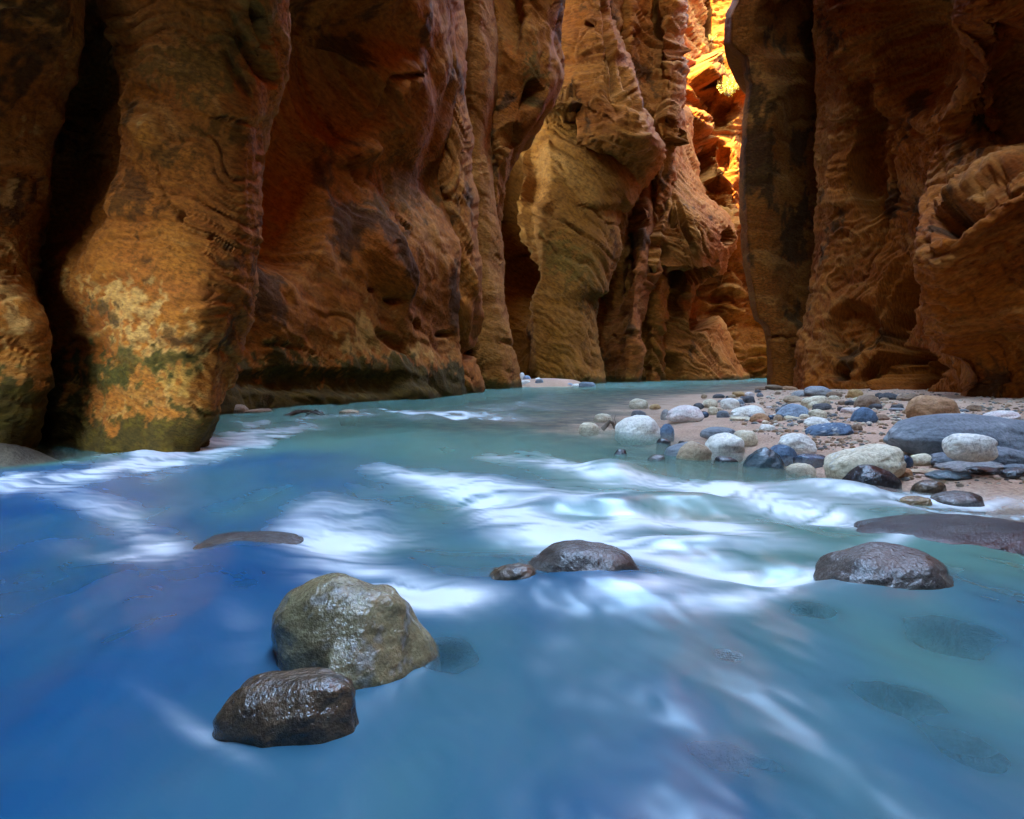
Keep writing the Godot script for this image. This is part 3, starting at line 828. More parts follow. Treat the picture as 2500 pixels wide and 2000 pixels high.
# ------------------------------------------------------------------ stones
# colours of the stones: base, second tone, share of specks, wet
var KIND := {
	"white": [Color(0.78, 0.74, 0.66), Color(0.62, 0.56, 0.46), 0.1, 0],
	"cream": [Color(0.66, 0.57, 0.41), Color(0.50, 0.40, 0.26), 0.15, 0],
	"tan": [Color(0.46, 0.34, 0.22), Color(0.34, 0.23, 0.14), 0.2, 0],
	"ochre": [Color(0.48, 0.29, 0.12), Color(0.35, 0.19, 0.07), 0.2, 0],
	"pink": [Color(0.62, 0.49, 0.45), Color(0.70, 0.65, 0.60), 0.2, 0],
	"brown": [Color(0.30, 0.19, 0.12), Color(0.20, 0.12, 0.075), 0.3, 0],
	"rust": [Color(0.44, 0.24, 0.12), Color(0.30, 0.15, 0.075), 0.3, 0],
	"red": [Color(0.36, 0.13, 0.09), Color(0.28, 0.10, 0.07), 0.1, 0],
	"orange": [Color(0.52, 0.24, 0.11), Color(0.42, 0.18, 0.08), 0.1, 0],
	"grey": [Color(0.23, 0.22, 0.22), Color(0.33, 0.31, 0.29), 0.3, 0],
	"slate": [Color(0.14, 0.155, 0.175), Color(0.21, 0.225, 0.24), 0.15, 0],
	"blue": [Color(0.11, 0.17, 0.25), Color(0.06, 0.09, 0.14), 0.15, 0],
	"paleblue": [Color(0.28, 0.34, 0.41), Color(0.20, 0.25, 0.31), 0.1, 0],
	"dark": [Color(0.065, 0.065, 0.07), Color(0.11, 0.105, 0.105), 0.2, 0],
	"black": [Color(0.016, 0.018, 0.022), Color(0.035, 0.035, 0.035), 0.1, 1],
	"teal": [Color(0.03, 0.06, 0.075), Color(0.055, 0.09, 0.105), 0.1, 1],
	"navy": [Color(0.03, 0.055, 0.10), Color(0.05, 0.08, 0.13), 0.1, 1],
	"olive": [Color(0.30, 0.25, 0.13), Color(0.15, 0.115, 0.06), 0.4, 1],
	"wetbrown": [Color(0.14, 0.09, 0.05), Color(0.05, 0.038, 0.028), 0.4, 1],
	"wetgrey": [Color(0.12, 0.10, 0.085), Color(0.06, 0.052, 0.048), 0.4, 1],
	"wetgold": [Color(0.30, 0.19, 0.08), Color(0.12, 0.07, 0.03), 0.5, 1],
}

func stone_material(kind: String) -> StandardMaterial3D:
	var wet: bool = KIND[kind][3] == 1
	var key := "stone_wet" if wet else "stone_dry"
	if not mats.has(key):
		var m := StandardMaterial3D.new()
		m.vertex_color_use_as_albedo = true
		m.albedo_texture = tex.speckle
		m.uv1_triplanar = true
		m.uv1_scale = Vector3(2.2, 2.2, 2.2) if wet else Vector3(1.1, 1.1, 1.1)
		m.roughness = 0.16 if wet else 0.72
		m.metallic_specular = 0.6 if wet else 0.35
		m.heightmap_enabled = true
		m.heightmap_texture = tex.relief
		m.heightmap_scale = 0.5 if wet else 0.7
		mats[key] = m
	return mats[key]

# a worn stone: half sizes h, squareness pw, taper towards the top, seed
func stone_mesh(h: Vector3, pw: float, taper: float, sd: float, kind: String, n: int, blotch_glint := 0.0, tail := 0.0, low := 1.0) -> ArrayMesh:
	var p := PackedVector3Array()
	var nr := PackedVector3Array()
	var c := PackedColorArray()
	var idx := PackedInt32Array()
	var k: Array = KIND[kind]
	var a: Color = k[0]
	var b: Color = k[1]
	var axes := [[Vector3.RIGHT, Vector3.UP, Vector3.BACK], [Vector3.LEFT, Vector3.UP, Vector3.FORWARD], [Vector3.UP, Vector3.BACK, Vector3.RIGHT], [Vector3.DOWN, Vector3.FORWARD, Vector3.RIGHT], [Vector3.BACK, Vector3.UP, Vector3.LEFT], [Vector3.FORWARD, Vector3.UP, Vector3.RIGHT]]
	for f in 6:
		var nn: Vector3 = axes[f][0]
		var uu: Vector3 = axes[f][1]
		var vv: Vector3 = nn.cross(uu)
		var o := p.size()
		for j in n + 1:
			for i in n + 1:
				var s := tan((float(i) / n * 2.0 - 1.0) * PI / 4.0)
				var t := tan((float(j) / n * 2.0 - 1.0) * PI / 4.0)
				var dir := (nn + uu * s + vv * t).normalized()
				var q := stone_point(dir, h, pw, taper, sd, tail, low)
				var t1 := dir.cross(Vector3(0.31, 0.77, -0.55)).normalized()
				var t2 := dir.cross(t1)
				var e := 0.03
				var q1 := stone_point((dir + t1 * e).normalized(), h, pw, taper, sd, tail, low)
				var q2 := stone_point((dir + t2 * e).normalized(), h, pw, taper, sd, tail, low)
				var m := (q1 - q).cross(q2 - q).normalized()
				if m.dot(q) < 0.0:
					m = -m
				p.append(q)
				nr.append(m)
				var g := q / maxf(h.x, 0.02)
				var w := n_mid.get_noise_3d(g.x * 1.6 + sd, g.y * 1.6, g.z * 1.6)
				var sp := n_fine.get_noise_3d(g.x * 6.0, g.y * 6.0 + sd, g.z * 6.0)
				var col := a.lerp(b, clampf(0.35 + w * 1.1 + sp * k[2] * 1.5, 0.0, 1.0))
				if blotch_glint > 0.0:
					col = col.lerp(Color(0.62, 0.63, 0.6), smoothstep(0.22, 0.3, w + sp * 0.6 - 0.15) * blotch_glint)  # pale blotches; on the domed boulder they paint in sky glints
				c.append(col)
		for j in n:
			for i in n:
				var q := o + j * (n + 1) + i
				idx.append_array([q, q + 1, q + n + 1, q + 1, q + n + 2, q + n + 1])
	# make sure that faces look outwards
	var x0 := p[idx[0]]
	var fn := (p[idx[2]] - x0).cross(p[idx[1]] - x0)
	if fn.dot(x0) < 0.0:
		for i in range(0, idx.size(), 3):
			var tmp := idx[i + 1]
			idx[i + 1] = idx[i + 2]
			idx[i + 2] = tmp
	var arr := []
	arr.resize(Mesh.ARRAY_MAX)
	arr[Mesh.ARRAY_VERTEX] = p
	arr[Mesh.ARRAY_NORMAL] = nr
	arr[Mesh.ARRAY_COLOR] = c
	arr[Mesh.ARRAY_INDEX] = idx
	var mesh := ArrayMesh.new()
	mesh.add_surface_from_arrays(Mesh.PRIMITIVE_TRIANGLES, arr)
	return mesh

func stone_point(dir: Vector3, h: Vector3, pw: float, taper: float, sd: float, tail := 0.0, low := 1.0) -> Vector3:
	var r := pow(pow(absf(dir.x), pw) + pow(absf(dir.y), pw) + pow(absf(dir.z), pw), -1.0 / pw)
	r *= 1.0 + 0.16 * n_big.get_noise_3d(dir.x * 0.8 + sd, dir.y * 0.8 - sd, dir.z * 0.8) + 0.022 * n_mid.get_noise_3d(dir.x * 3.0 - sd, dir.y * 3.0, dir.z * 3.0 + sd)
	var q := dir * r
	var tp := 1.0 - taper * q.y
	if q.x > 0.0:
		tp *= 1.0 + tail * smoothstep(0.6, -0.4, q.y)
	return Vector3(q.x * h.x * tp, q.y * h.y * (low if q.y < 0.0 else 1.0), q.z * h.z * tp)

# the spot on the bed that is seen at a pixel
func drop(px: float, py: float) -> Vector3:
	var d := EYE * F / (py - HZ)
	for i in 12:
		var y := maxf(bed_height((px - CX) / F * d, -d), 0.0)
		d = lerpf(d, (EYE - y) * F / (py - HZ), 0.7)
	return at(px, py, d)

# a stone by the middle of its foot, its width and height in pixels
func stone(px: float, py: float, w: float, h: float, kind: String, label: String, opt := {}) -> MeshInstance3D:
	var foot := drop(px, py)
	if opt.has("d"):
		foot = at(px, py, opt.d)
	var df := -foot.z
	var deep: float = opt.get("deep", 0.8)
	var wm := w / F * df
	var dc := df + wm * deep * 0.40
	wm = w / F * dc
	var x := (px - CX) / F * dc
	var ytop := EYE - (py - h - HZ) / F * dc
	if opt.has("under"):
		dc = (EYE + float(opt.under)) * F / (py - HZ)
		x = (px - CX) / F * dc
		wm = w / F * dc
		ytop = -float(opt.under) - 0.13
	var ground := foot.y if opt.has("d") else bed_height(x, -dc)
	var hm := maxf(ytop - ground, 0.015)
	var sink: float = opt.get("sink", 0.25)
	if ground < -0.02 and not opt.has("d"):
		sink = 0.05
	var hy := hm * (1.0 + sink) * 0.5
	var low := 1.0
	if ground < -0.06 and ytop > 0.03 and not opt.has("d"):
		hy = ytop / 1.05            # widest at the waterline, the rest goes down to the bed
		low = (0.05 - ground) / hy
	var sd: float = px * 0.37 + py * 0.11
	var n := 6
	if w > 60.0:
		n = 14
	elif w > 28.0:
		n = 9
	if w > 200.0:
		n = 26
	var o := MeshInstance3D.new()
	var tilt: float = opt.get("tilt", fmod(sd * 7.3, 16.0) - 8.0)
	o.mesh = stone_mesh(Vector3(wm * 0.5, hy, wm * deep * 0.5), opt.get("square", 2.3 + fmod(sd, 0.6)), opt.get("taper", 0.06 + fmod(sd * 3.1, 0.14)), sd, kind, n, opt.get("blotch_glint", 0.0), opt.get("tail", 0.0), low)
	o.material_override = stone_material(kind)
	o.name = numbered(opt.get("name", "river_stone"))
	o.position = Vector3(x, ytop - hy * 0.985, -dc)
	o.rotation = Vector3(0, opt.get("yaw", 0.0), deg_to_rad(tilt))
	tag(o, label, opt.get("cat", "stone"), opt.get("group", ""))
	add_child(o)
	return o

func build_stones() -> void:
	var g := "stones on the sand bar"
	# in the current, near
	stone(842, 1640, 352, 226, "olive", "large domed olive-brown boulder with pale painted glints in the rapids", {"name": "boulder", "cat": "boulder", "taper": 0.0, "square": 2.05, "deep": 0.9, "tilt": -6.0, "blotch_glint": 0.25, "tail": 0.5})  # pale patches painted in for sky reflected on its wet top
	stone(708, 1800, 330, 150, "wetbrown", "dark brown pitted boulder leaning against the domed olive boulder", {"name": "boulder", "cat": "boulder", "taper": 0.0, "square": 2.6, "tilt": 9.0, "deep": 0.7})
	stone(1428, 1432, 285, 104, "wetgrey", "dark grey humped boulder with water pouring round it in the white rapids", {"name": "boulder", "cat": "boulder", "taper": 0.2, "tilt": -4.0})
	stone(1254, 1442, 118, 64, "wetbrown", "small round brown stone touching the dark grey humped boulder", {"tilt": 6.0})
	stone(605, 1352, 250, 44, "wetgrey", "low dark back of a stone just breaking the teal water", {"taper": 0.2, "tilt": 0.0})
	stone(2150, 1452, 320, 112, "wetgrey", "purplish brown boulder half under rushing water below the black stones", {"name": "boulder", "cat": "boulder", "taper": 0.15})
	stone(2340, 1346, 440, 70, "black", "wide flat dark rock awash behind the purplish brown boulder", {"name": "boulder", "cat": "boulder", "taper": 0.12})
	# under the water
	for a in UNDER:
		stone(a[0], a[1], a[2], 10, a[3], a[4], {"under": a[5], "deep": 0.9})
	# the bar's wet edge
	stone(2108, 1168, 182, 74, "cream", "long cream speckled boulder lying on the wet edge of the sand", {"name": "boulder", "cat": "boulder", "tilt": 12.0, "square": 2.8, "taper": 0.0, "blotch_glint": 0.5})
	stone(2128, 1193, 124, 54, "black", "glossy black humped stone in front of the long cream boulder", {"tilt": -10.0, "taper": 0.2})
	stone(2206, 1164, 39, 21, "orange", "small round orange stone beside the glossy black humped stone", {"tilt": 0.0})
	stone(2209, 1144, 36, 32, "navy", "navy stone wedged between the long cream boulder and the giant grey boulder", {})
	stone(2250, 1138, 58, 30, "cream", "cream stone at the foot of the giant grey boulder", {})
	stone(2254, 1158, 72, 12, "tan", "flat buff stone lying in shallow water by the small orange stone", {"taper": 0.05})
	stone(2400, 1124, 430, 110, "slate", "giant smooth blue-grey boulder with a white stone lying against it", {"name": "boulder", "cat": "boulder", "square": 2.2, "taper": 0.14, "tilt": -4.0, "deep": 0.6, "blotch_glint": 0.15})
	stone(2368, 1116, 116, 56, "white", "white pillow-shaped stone leaning on the giant blue-grey boulder", {"d": 4.25, "square": 3.0, "taper": 0.0, "tilt": -5.0, "deep": 0.6})
	stone(2331, 1141, 110, 36, "slate", "dark slate stone under the white pillow-shaped stone", {"tilt": 4.0, "taper": 0.02})
	stone(2450, 1144, 122, 52, "slate", "broad dark slate stone beside the white pillow-shaped stone", {"taper": 0.05})
	stone(2370, 1149, 150, 27, "grey", "flat speckled grey rock below the dark slate stones", {"taper": 0.1})
	stone(2314, 1173, 96, 24, "teal", "wet green-black stone in the shallows below the flat speckled rock", {"taper": 0.2})
	stone(2400, 1160, 72, 21, "black", "black stone with one bright glint below the flat speckled rock", {"taper": 0.2})
	stone(2478, 1169, 60, 26, "black", "black wet stone at the water below the broad slate stone", {})
	stone(2482, 1151, 52, 18, "slate", "small slate stone tucked under the broad slate stone", {})
	stone(2342, 1156, 40, 14, "grey", "small grey stone half under the flat speckled rock", {})
	stone(2266, 1201, 76, 27, "wetbrown", "olive-brown wet stone at the head of the rapids", {})
	stone(2163, 1213, 116, 22, "wetgrey", "flat dark stone awash below the glossy black humped stone", {"taper": 0.2})
	stone(2233, 1232, 72, 19, "wetgold", "golden wet stone with glints at the top of the rapids", {})
	stone(2335, 1228, 112, 26, "wetgrey", "dark rounded stone awash beside the golden wet stone", {})
	# in the shallows
	stone(1870, 1145, 94, 50, "teal", "pointed teal-black stone in the shallows", {"taper": 0.35, "tilt": -12.0})
	stone(1908, 1113, 66, 26, "blue", "rounded blue stone behind the pointed teal-black stone", {})
	stone(1946, 1102, 88, 43, "white", "white stone with grey specks at the edge of the sand", {"tilt": -14.0, "blotch_glint": 0.3})
	stone(1979, 1124, 76, 15, "navy", "long flat navy stone below the white specked stone", {"taper": 0.02, "tilt": 0.0})
	stone(1956, 1139, 70, 8, "cream", "flat pale stone just under the shallows by the long navy stone", {})
	stone(1769, 1099, 94, 38, "white", "large smooth white stone standing in the beige shallows", {"tilt": 3.0})
	stone(1820, 1077, 55, 26, "cream", "cream rounded stone behind the large smooth white stone", {})
	stone(1755, 1062, 82, 18, "slate", "long low slate-blue stone in the shallows", {"taper": 0.08, "tilt": 0.0})
	stone(1621, 1085, 34, 14, "black", "small black dome in the beige shallows", {})
	stone(1666, 1083, 24, 6, "black", "tiny black back of a stone beside the small black dome", {})
	stone(1676, 1114, 104, 31, "slate", "dark slate stone behind the tan streaked stone", {"taper": 0.12})
	stone(1696, 1122, 80, 40, "tan", "tan streaked stone lying over a dark slate stone", {"tilt": -16.0, "taper": 0.1})
	stone(1513, 1108, 42, 10, "black", "lone small black stone out in the beige water", {})
	stone(1603, 1123, 42, 12, "wetgrey", "brown-grey stone at the lip of the rapids", {})
	stone(1774, 1128, 54, 13, "black", "low black stone beside the pointed teal-black stone", {"taper": 0.2})
	stone(1557, 1059, 108, 43, "white", "large white stone with yellow foot in the shallows", {"tilt": 8.0, "taper": 0.12})
	stone(1629, 1058, 36, 22, "blue", "small pointed blue stone beside the large white yellow-footed stone", {"taper": 0.3})
	stone(1673, 1023, 86, 33, "pink", "pinkish white stone with a crack in the shallows", {"taper": 0.2, "tilt": 2.0})
	stone(1625, 1015, 22, 15, "grey", "small light grey stone beside the pinkish white stone", {})
	stone(1717, 1015, 24, 11, "navy", "small navy stone behind the pinkish white stone", {})
	stone(1438, 1045, 46, 13, "cream", "cream back of a stone near the dark snag", {})
	stone(1472, 1015, 42, 5, "cream", "flat pale stone awash in the river", {})
	stone(1560, 1012, 34, 10, "dark", "small dark grey stone awash in the river", {})
	stone(1560, 987, 44, 13, "cream", "long cream stone alone in the far shallows", {"tilt": -6.0})
	stone(1599, 994, 26, 7, "ochre", "small ochre stone beside the long cream stone", {})
	# on the sand bar: [column, row, width, height, kind, label]
	for a in [
		[1705, 996, 27, 12, "dark", "dark oval stone at the water's edge beside a cream lump"], [1733, 993, 35, 18, "cream", "cream lumpy stone beside the dark oval stone"],
		[1783, 999, 45, 26, "white", "white domed stone among small cobbles"], [1804, 969, 32, 13, "ochre", "ochre stone at the far tip of the bar"],
		[1830, 969, 23, 12, "pink", "pinkish stone next to the ochre stone at the far tip"], [1828, 984, 29, 17, "dark", "dark grey stone below the pinkish stone at the far tip"],
		[1754, 971, 28, 9, "dark", "dark flat stone at the far tip of the bar"], [1719, 971, 14, 10, "tan", "small tan stone at the far water's edge"],
		[1855, 969, 15, 10, "slate", "small slate stone before the dark fin"], [1787, 973, 20, 9, "tan", "tan stone before the ochre stone"],
		[1805, 989, 21, 14, "paleblue", "small pale blue stone behind the long white stone"], [1824, 1017, 78, 25, "white", "long white stone on the edge of the bar"],
		[1741, 1010, 23, 17, "cream", "round cream stone at the edge of the shallows"], [1757, 1008, 21, 12, "tan", "tan stone beside the round cream stone"],
		[1765, 1017, 30, 14, "slate", "slate stone with pale foot beside the long white stone"], [1854, 1031, 43, 22, "rust", "mauve-brown stone in front of the long white stone"],
		[1806, 1026, 46, 9, "cream", "flat cream stone awash at the bar's edge"], [1862, 1033, 26, 8, "red", "flat red stone below the mauve-brown stone"],
		[1883, 1025, 18, 12, "navy", "small navy stone beside the mauve-brown stone"], [1900, 1029, 22, 17, "tan", "small beige stone before the pale blue stone"],
		[1874, 1052, 36, 16, "white", "white stone bedded in gravel at the water's edge"],
		[2023, 1064, 97, 30, "blue", "deep blue stone with white blotches on the open sand"], [2092, 1052, 24, 16, "brown", "small brown stone alone on the open sand"],
		[2110, 1032, 55, 36, "blue", "dark blue pointed stone on the sand"], [2146, 1027, 40, 15, "brown", "brown flat stone behind the dark blue pointed stone"],
		[1996, 1042, 57, 23, "white", "white oval stone behind the blotched blue stone"], [1996, 1022, 42, 22, "cream", "beige rounded stone behind the white oval stone"],
		[1964, 1023, 25, 12, "cream", "small yellowish stone beside the beige rounded stone"], [1934, 1027, 37, 11, "cream", "flat cream stone before the pale blue stone"],
		[1958, 1033, 22, 7, "dark", "thin dark stone beside the white oval stone"], [1941, 1023, 74, 36, "paleblue", "large pale blue pointed stone on the bar"],
		[1918, 1013, 46, 20, "slate", "slate stone behind the large pale blue stone"], [1990, 997, 64, 29, "cream", "large cream loaf-shaped stone on the bar"],
		[2006, 1002, 44, 17, "dark", "dark mottled stone before the cream loaf-shaped stone"], [1935, 984, 39, 18, "tan", "tan stone near the dark fin"],
		[1950, 970, 35, 15, "grey", "grey stone beside the long dark grey boulder"], [1999, 969, 68, 25, "grey", "long dark grey boulder under the fluted wall"],
		[2036, 970, 35, 14, "brown", "brown stone at the end of the long dark grey boulder"], [2088, 972, 34, 22, "ochre", "squarish orange-tan stone under the fluted wall"],
		[2035, 976, 24, 10, "cream", "small cream stone before the long dark grey boulder"], [2117, 999, 58, 34, "brown", "domed brown-grey boulder under the fluted wall"],
		[2092, 983, 19, 13, "cream", "small cream stone behind the domed brown-grey boulder"], [2057, 988, 21, 10, "brown", "small brown stone near the squarish orange-tan stone"],
		[2077, 991, 26, 13, "dark", "dark stone beside the domed brown-grey boulder"], [2052, 1004, 15, 11, "dark", "small dark upright stone near the flat pale stone"],
		[2077, 1009, 43, 14, "pink", "flat pale stone before the domed brown-grey boulder"], [2136, 999, 33, 13, "dark", "tilted dark slab leaning on the domed brown-grey boulder"],
		[2146, 969, 18, 10, "dark", "small dark stone in the shade of the fluted wall"], [2170, 976, 42, 17, "dark", "charcoal stone in the shade of the fluted wall"],
		[2223, 979, 57, 17, "brown", "long dark brown stone in the shade of the fluted wall"], [2159, 979, 20, 8, "tan", "little tan stone before the charcoal stone"],
		[2190, 999, 29, 11, "dark", "dark stone half sunk in the orange sand"], [2192, 1004, 40, 8, "grey", "flat grey stone half sunk in the orange sand"],
		[2278, 1026, 110, 59, "rust", "big orange-brown boulder under the leaning block"], [2277, 1023, 26, 10, "white", "small whitish stone before the big orange-brown boulder"],
		[2332, 1016, 40, 12, "white", "flat white stone beside the big orange-brown boulder"], [2355, 1006, 19, 7, "slate", "little slate stone behind the flat white stone"],
		[2380, 1004, 32, 16, "brown", "brown-grey stone at the foot of the leaning block"], [2443, 1025, 80, 21, "pink", "wide pale peaked stone behind the giant boulder"]]:
		var opt := {"group": g}
		if String(a[5]).contains("pointed"):
			opt.taper = 0.3
		if String(a[5]).contains("blotch"):
			opt.blotch_glint = 0.7
		if a[2] > 100:
			opt.name = "boulder"
			opt.cat = "boulder"
		stone(a[0], a[1], a[2], a[3], a[4], a[5], opt)
	# rubble at the foot of the dark fin
	stone(1892, 951, 44, 11, "brown", "dark brown rubble block at the foot of the dark fin", {"group": g})
	stone(1928, 952, 36, 9, "rust", "rusty rubble block beside the foot of the dark fin", {"group": g})
	stone(1858, 949, 26, 6, "brown", "low brown stone awash at the corner of the dark fin", {"group": g})
	# gravel bank under the far left wall
	for a in [[1274, 921, 14, 11, "white", 31.0], [1287, 931, 22, 14, "paleblue", 30.0], [1283, 940, 32, 12, "white", 29.0], [1313, 936, 19, 13, "white", 29.6], [1318, 943, 27, 17, "slate", 28.8], [1342, 944, 22, 9, "white", 28.8], [1358, 942, 19, 10, "dark", 29.2], [1380, 942, 30, 14, "cream", 29.4], [1388, 944, 26, 9, "paleblue", 28.8], [1406, 944, 22, 7, "white", 28.6], [1433, 945, 42, 12, "slate", 28.4]]:
		stone(a[0], a[1], a[2], a[3], a[4], "%s cobble on the gravel bank under the smooth rib" % {"white": "white", "paleblue": "pale blue", "slate": "slate-blue", "dark": "dark", "cream": "cream"}[a[4]], {"group": "cobbles on the far gravel bank", "name": "cobble", "cat": "cobble", "sink": 0.9, "d": a[5]})
	# dark stones in the hollow behind the great pillar
	stone(582, 1012, 46, 24, "brown", "dark brown stone in the hollow behind the great pillar", {"d": 11.0})
	stone(628, 1013, 64, 14, "brown", "low dark stone in the hollow behind the great pillar", {"d": 11.0})
	stone(852, 1008, 46, 8, "tan", "low muddy stone awash at the foot of the alcove wall", {})
	# loose cobbles
	var rng := RandomNumberGenerator.new()
	rng.seed = 77
	var kinds := ["tan", "tan", "brown", "grey", "cream", "dark", "rust", "pink", "slate", "white"]
	for i in 110:
		var py := rng.randf_range(958, 1046)
		var lo := curve([955.0, 1790.0, 985.0, 1770.0, 1030.0, 1850.0, 1050.0, 1880.0], py)
		var px := lo + pow(rng.randf(), 1.4) * 420.0
		var kd: String = kinds[rng.randi() % kinds.size()]
		var w := rng.randf_range(7.0, 17.0) * curve([955.0, 0.8, 1050.0, 1.15], py)
		stone(px, py, w, w * rng.randf_range(0.3, 0.6), kd, "small %s cobble strewn between the larger stones of the sand bar" % {"tan": "tan", "brown": "brown", "grey": "grey", "cream": "cream", "dark": "dark", "rust": "rusty", "pink": "pinkish", "slate": "slate", "white": "white"}[kd], {"name": "cobble", "cat": "cobble", "group": "small %s cobbles on the sand bar" % kd})

# grit and pebbles on the sand, past counting
func build_pebbles() -> void:
	var rng := RandomNumberGenerator.new()
	rng.seed = 31
	var mm := MultiMesh.new()
	mm.transform_format = MultiMesh.TRANSFORM_3D
	mm.use_colors = true
	mm.mesh = stone_mesh(Vector3(1.0, 0.6, 0.85), 2.3, 0.05, 12.0, "white", 3)
	var list := []
	var tones := [Color(0.55, 0.38, 0.26), Color(0.42, 0.3, 0.22), Color(0.8, 0.74, 0.64), Color(0.3, 0.28, 0.27), Color(0.5, 0.3, 0.18), Color(0.25, 0.27, 0.3)]
	while list.size() < 4200:
		var py := 945.0 + pow(rng.randf(), 1.3) * 240.0
		var px := rng.randf_range(1740.0, 2560.0)
		var q := on_water(px, py)
		var y := bed_height(q.x, q.y)
		if y < -0.015 or n_mid.get_noise_2d(q.x * 0.8, q.y * 0.8 + 70.0) < rng.randf_range(-0.35, 0.35):
			continue
		var r := 0.008 + 0.035 * pow(rng.randf(), 3.0) * minf(1.0, -q.y / 9.0)
		list.append([Transform3D(Basis(Vector3.UP, rng.randf() * TAU).scaled(Vector3.ONE * r), Vector3(q.x, y + r * 0.15, q.y)), tones[rng.randi() % tones.size()]])
	mm.instance_count = list.size()
	for i in list.size():
		mm.set_instance_transform(i, list[i][0])
		mm.set_instance_color(i, list[i][1])
	var mi := MultiMeshInstance3D.new()
	mi.name = "gravel"
	mi.multimesh = mm
	mi.material_override = stone_material("white")
	mi.set_meta("kind", "stuff")
	tag(mi, "fine mixed gravel scattered over the pink sand bar", "gravel")
	add_child(mi)

# ------------------------------------------------------------------ small things
func tube(st: SurfaceTool, pts: Array, r0: float, r1: float) -> void:
	var n := 6
	var rings := []
	for k in pts.size():
		var a: Vector3 = pts[maxi(k - 1, 0)]
		var b: Vector3 = pts[mini(k + 1, pts.size() - 1)]
		var t := (b - a).normalized()
		var s := t.cross(Vector3(0.3, 0.2, 0.9)).normalized()
		var u := t.cross(s)
		var ring := []
		for i in n:
			var an := TAU * i / n
			ring.append(pts[k] + (s * cos(an) + u * sin(an)) * lerpf(r0, r1, float(k) / (pts.size() - 1)))
		rings.append(ring)
	for k in rings.size() - 1:
		for i in n:
			var j := (i + 1) % n
			for v in [rings[k][i], rings[k][j], rings[k + 1][i], rings[k][j], rings[k + 1][j], rings[k + 1][i]]:
				st.add_vertex(v)

func plain(c: Color, rough := 0.85) -> StandardMaterial3D:
	var m := StandardMaterial3D.new()
	m.albedo_color = c.linear_to_srgb()
	m.roughness = rough
	return m

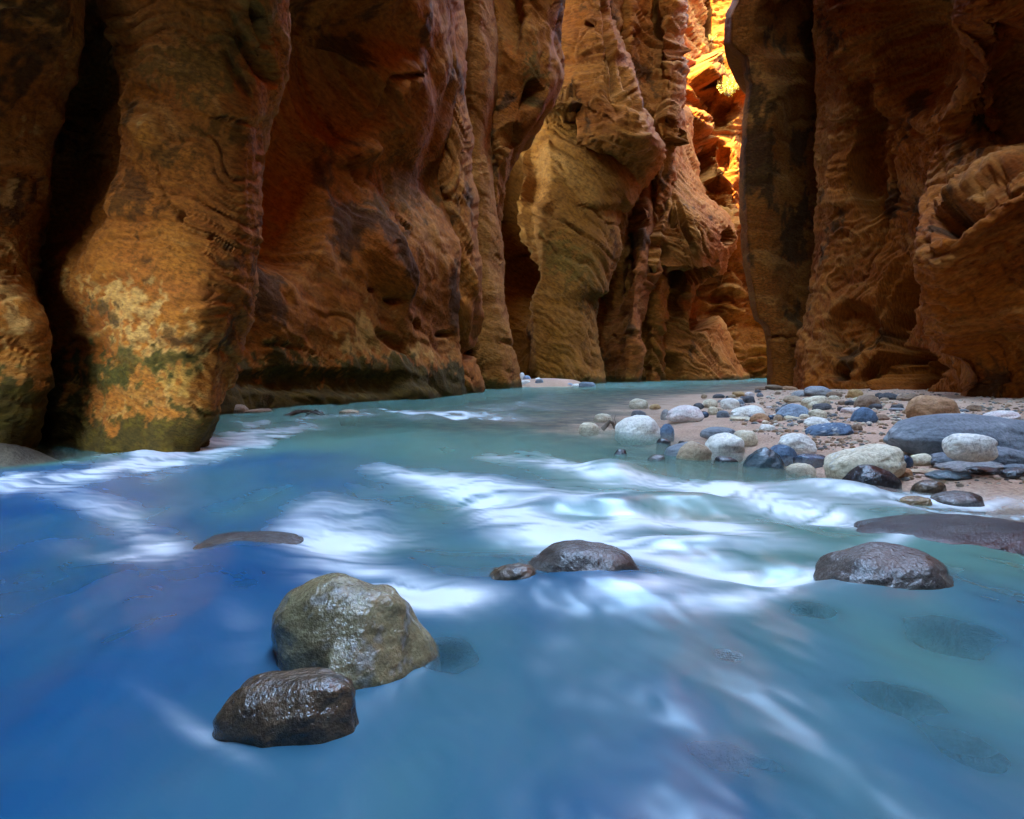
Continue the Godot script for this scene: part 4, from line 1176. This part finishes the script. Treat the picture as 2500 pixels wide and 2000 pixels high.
func build_small_things() -> void:
	var wood := plain(Color(0.09, 0.06, 0.04))
	var rng := RandomNumberGenerator.new()
	rng.seed = 5
	# snag and twig in the shallows
	var o := Node3D.new()
	o.name = "driftwood_snag"
	o.position = drop(1486, 1043)
	tag(o, "dark snag of driftwood with an upright twig beside the large white stone", "driftwood")
	add_child(o)
	var st := SurfaceTool.new()
	st.begin(Mesh.PRIMITIVE_TRIANGLES)
	tube(st, [Vector3(-0.08, -0.03, 0), Vector3(-0.02, 0.03, 0), Vector3(0.01, 0.07, 0.01), Vector3(0.05, 0.05, 0), Vector3(0.08, -0.02, 0)], 0.03, 0.02)
	st.generate_normals()
	var a := MeshInstance3D.new()
	a.name = "stump"
	a.mesh = st.commit()
	a.material_override = wood
	o.add_child(a)
	st = SurfaceTool.new()
	st.begin(Mesh.PRIMITIVE_TRIANGLES)
	tube(st, [Vector3(0.06, -0.02, 0), Vector3(0.09, 0.05, 0), Vector3(0.07, 0.1, 0), Vector3(0.085, 0.15, 0)], 0.007, 0.003)
	st.generate_normals()
	a = MeshInstance3D.new()
	a.name = "twig"
	a.mesh = st.commit()
	a.material_override = wood
	o.add_child(a)
	# flotsam at the foot of the alcove wall
	o = Node3D.new()
	o.name = "flotsam_pile"
	o.position = at(742, 1010, 10.7)
	o.position.y = 0.0
	tag(o, "heap of brown flotsam and twigs at the foot of the alcove wall", "driftwood")
	add_child(o)
	for k in 9:
		st = SurfaceTool.new()
		st.begin(Mesh.PRIMITIVE_TRIANGLES)
		var x := rng.randf_range(-0.2, 0.2)
		var l := rng.randf_range(0.12, 0.3)
		var s := rng.randf_range(-0.4, 0.4)
		tube(st, [Vector3(x - l, -0.02, rng.randf_range(-0.1, 0.1)), Vector3(x, 0.05 + rng.randf() * 0.03, 0), Vector3(x + l * 0.8, 0.01 + s * 0.08, 0.05)], 0.012, 0.006)
		st.generate_normals()
		a = MeshInstance3D.new()
		a.name = "stick"
		a.mesh = st.commit()
		a.material_override = wood
		o.add_child(a, true)
	# shrubs on the ledges of the sunlit wall
	shrub(at(1778, 236, 55.0), 1.6, "yellow-green shrub on a ledge of the sunlit wall beside the dark fin", 12, rng)
	shrub(at(1736, 100, 57.0), 0.7, "tiny yellow tuft in the vertical crack of the sunlit wall", 6, rng)

func shrub(foot: Vector3, size: float, label: String, n: int, rng: RandomNumberGenerator) -> void:
	var o := Node3D.new()
	o.name = numbered("shrub")
	o.position = foot
	tag(o, label, "shrub")
	add_child(o)
	var stem := SurfaceTool.new()
	stem.begin(Mesh.PRIMITIVE_TRIANGLES)
	var leaf := SurfaceTool.new()
	leaf.begin(Mesh.PRIMITIVE_TRIANGLES)
	for k in n:
		var dir := Vector3(rng.randf_range(-0.8, 0.8), rng.randf_range(0.5, 1.0), rng.randf_range(-0.3, 0.6)).normalized()
		var tip := dir * size * rng.randf_range(0.5, 1.0)
		tube(stem, [Vector3.ZERO, tip * 0.5 + Vector3(0, -0.05, 0), tip], 0.03, 0.01)
		for i in 26:
			var q := tip * rng.randf_range(0.35, 1.05) + Vector3(rng.randf_range(-1, 1), rng.randf_range(-1, 1), rng.randf_range(-1, 1)) * 0.14 * size
			var u := Vector3(rng.randf_range(-1, 1), rng.randf_range(-1, 1), rng.randf_range(-1, 1)).normalized() * 0.06 * size
			var w := u.cross(Vector3(rng.randf(), rng.randf(), rng.randf())).normalized() * 0.035 * size
			for vx in [q - u, q + w, q + u, q - u, q + u, q - w]:
				leaf.add_vertex(vx)
	stem.generate_normals()
	leaf.generate_normals()
	var a := MeshInstance3D.new()
	a.name = "stems"
	a.mesh = stem.commit()
	a.material_override = plain(Color(0.12, 0.08, 0.04))
	o.add_child(a)
	a = MeshInstance3D.new()
	a.name = "foliage"
	a.mesh = leaf.commit()
	var m := plain(Color(0.32, 0.29, 0.03))
	m.backlight_enabled = true
	m.backlight = Color(0.4, 0.36, 0.05)
	a.material_override = m
	o.add_child(a)
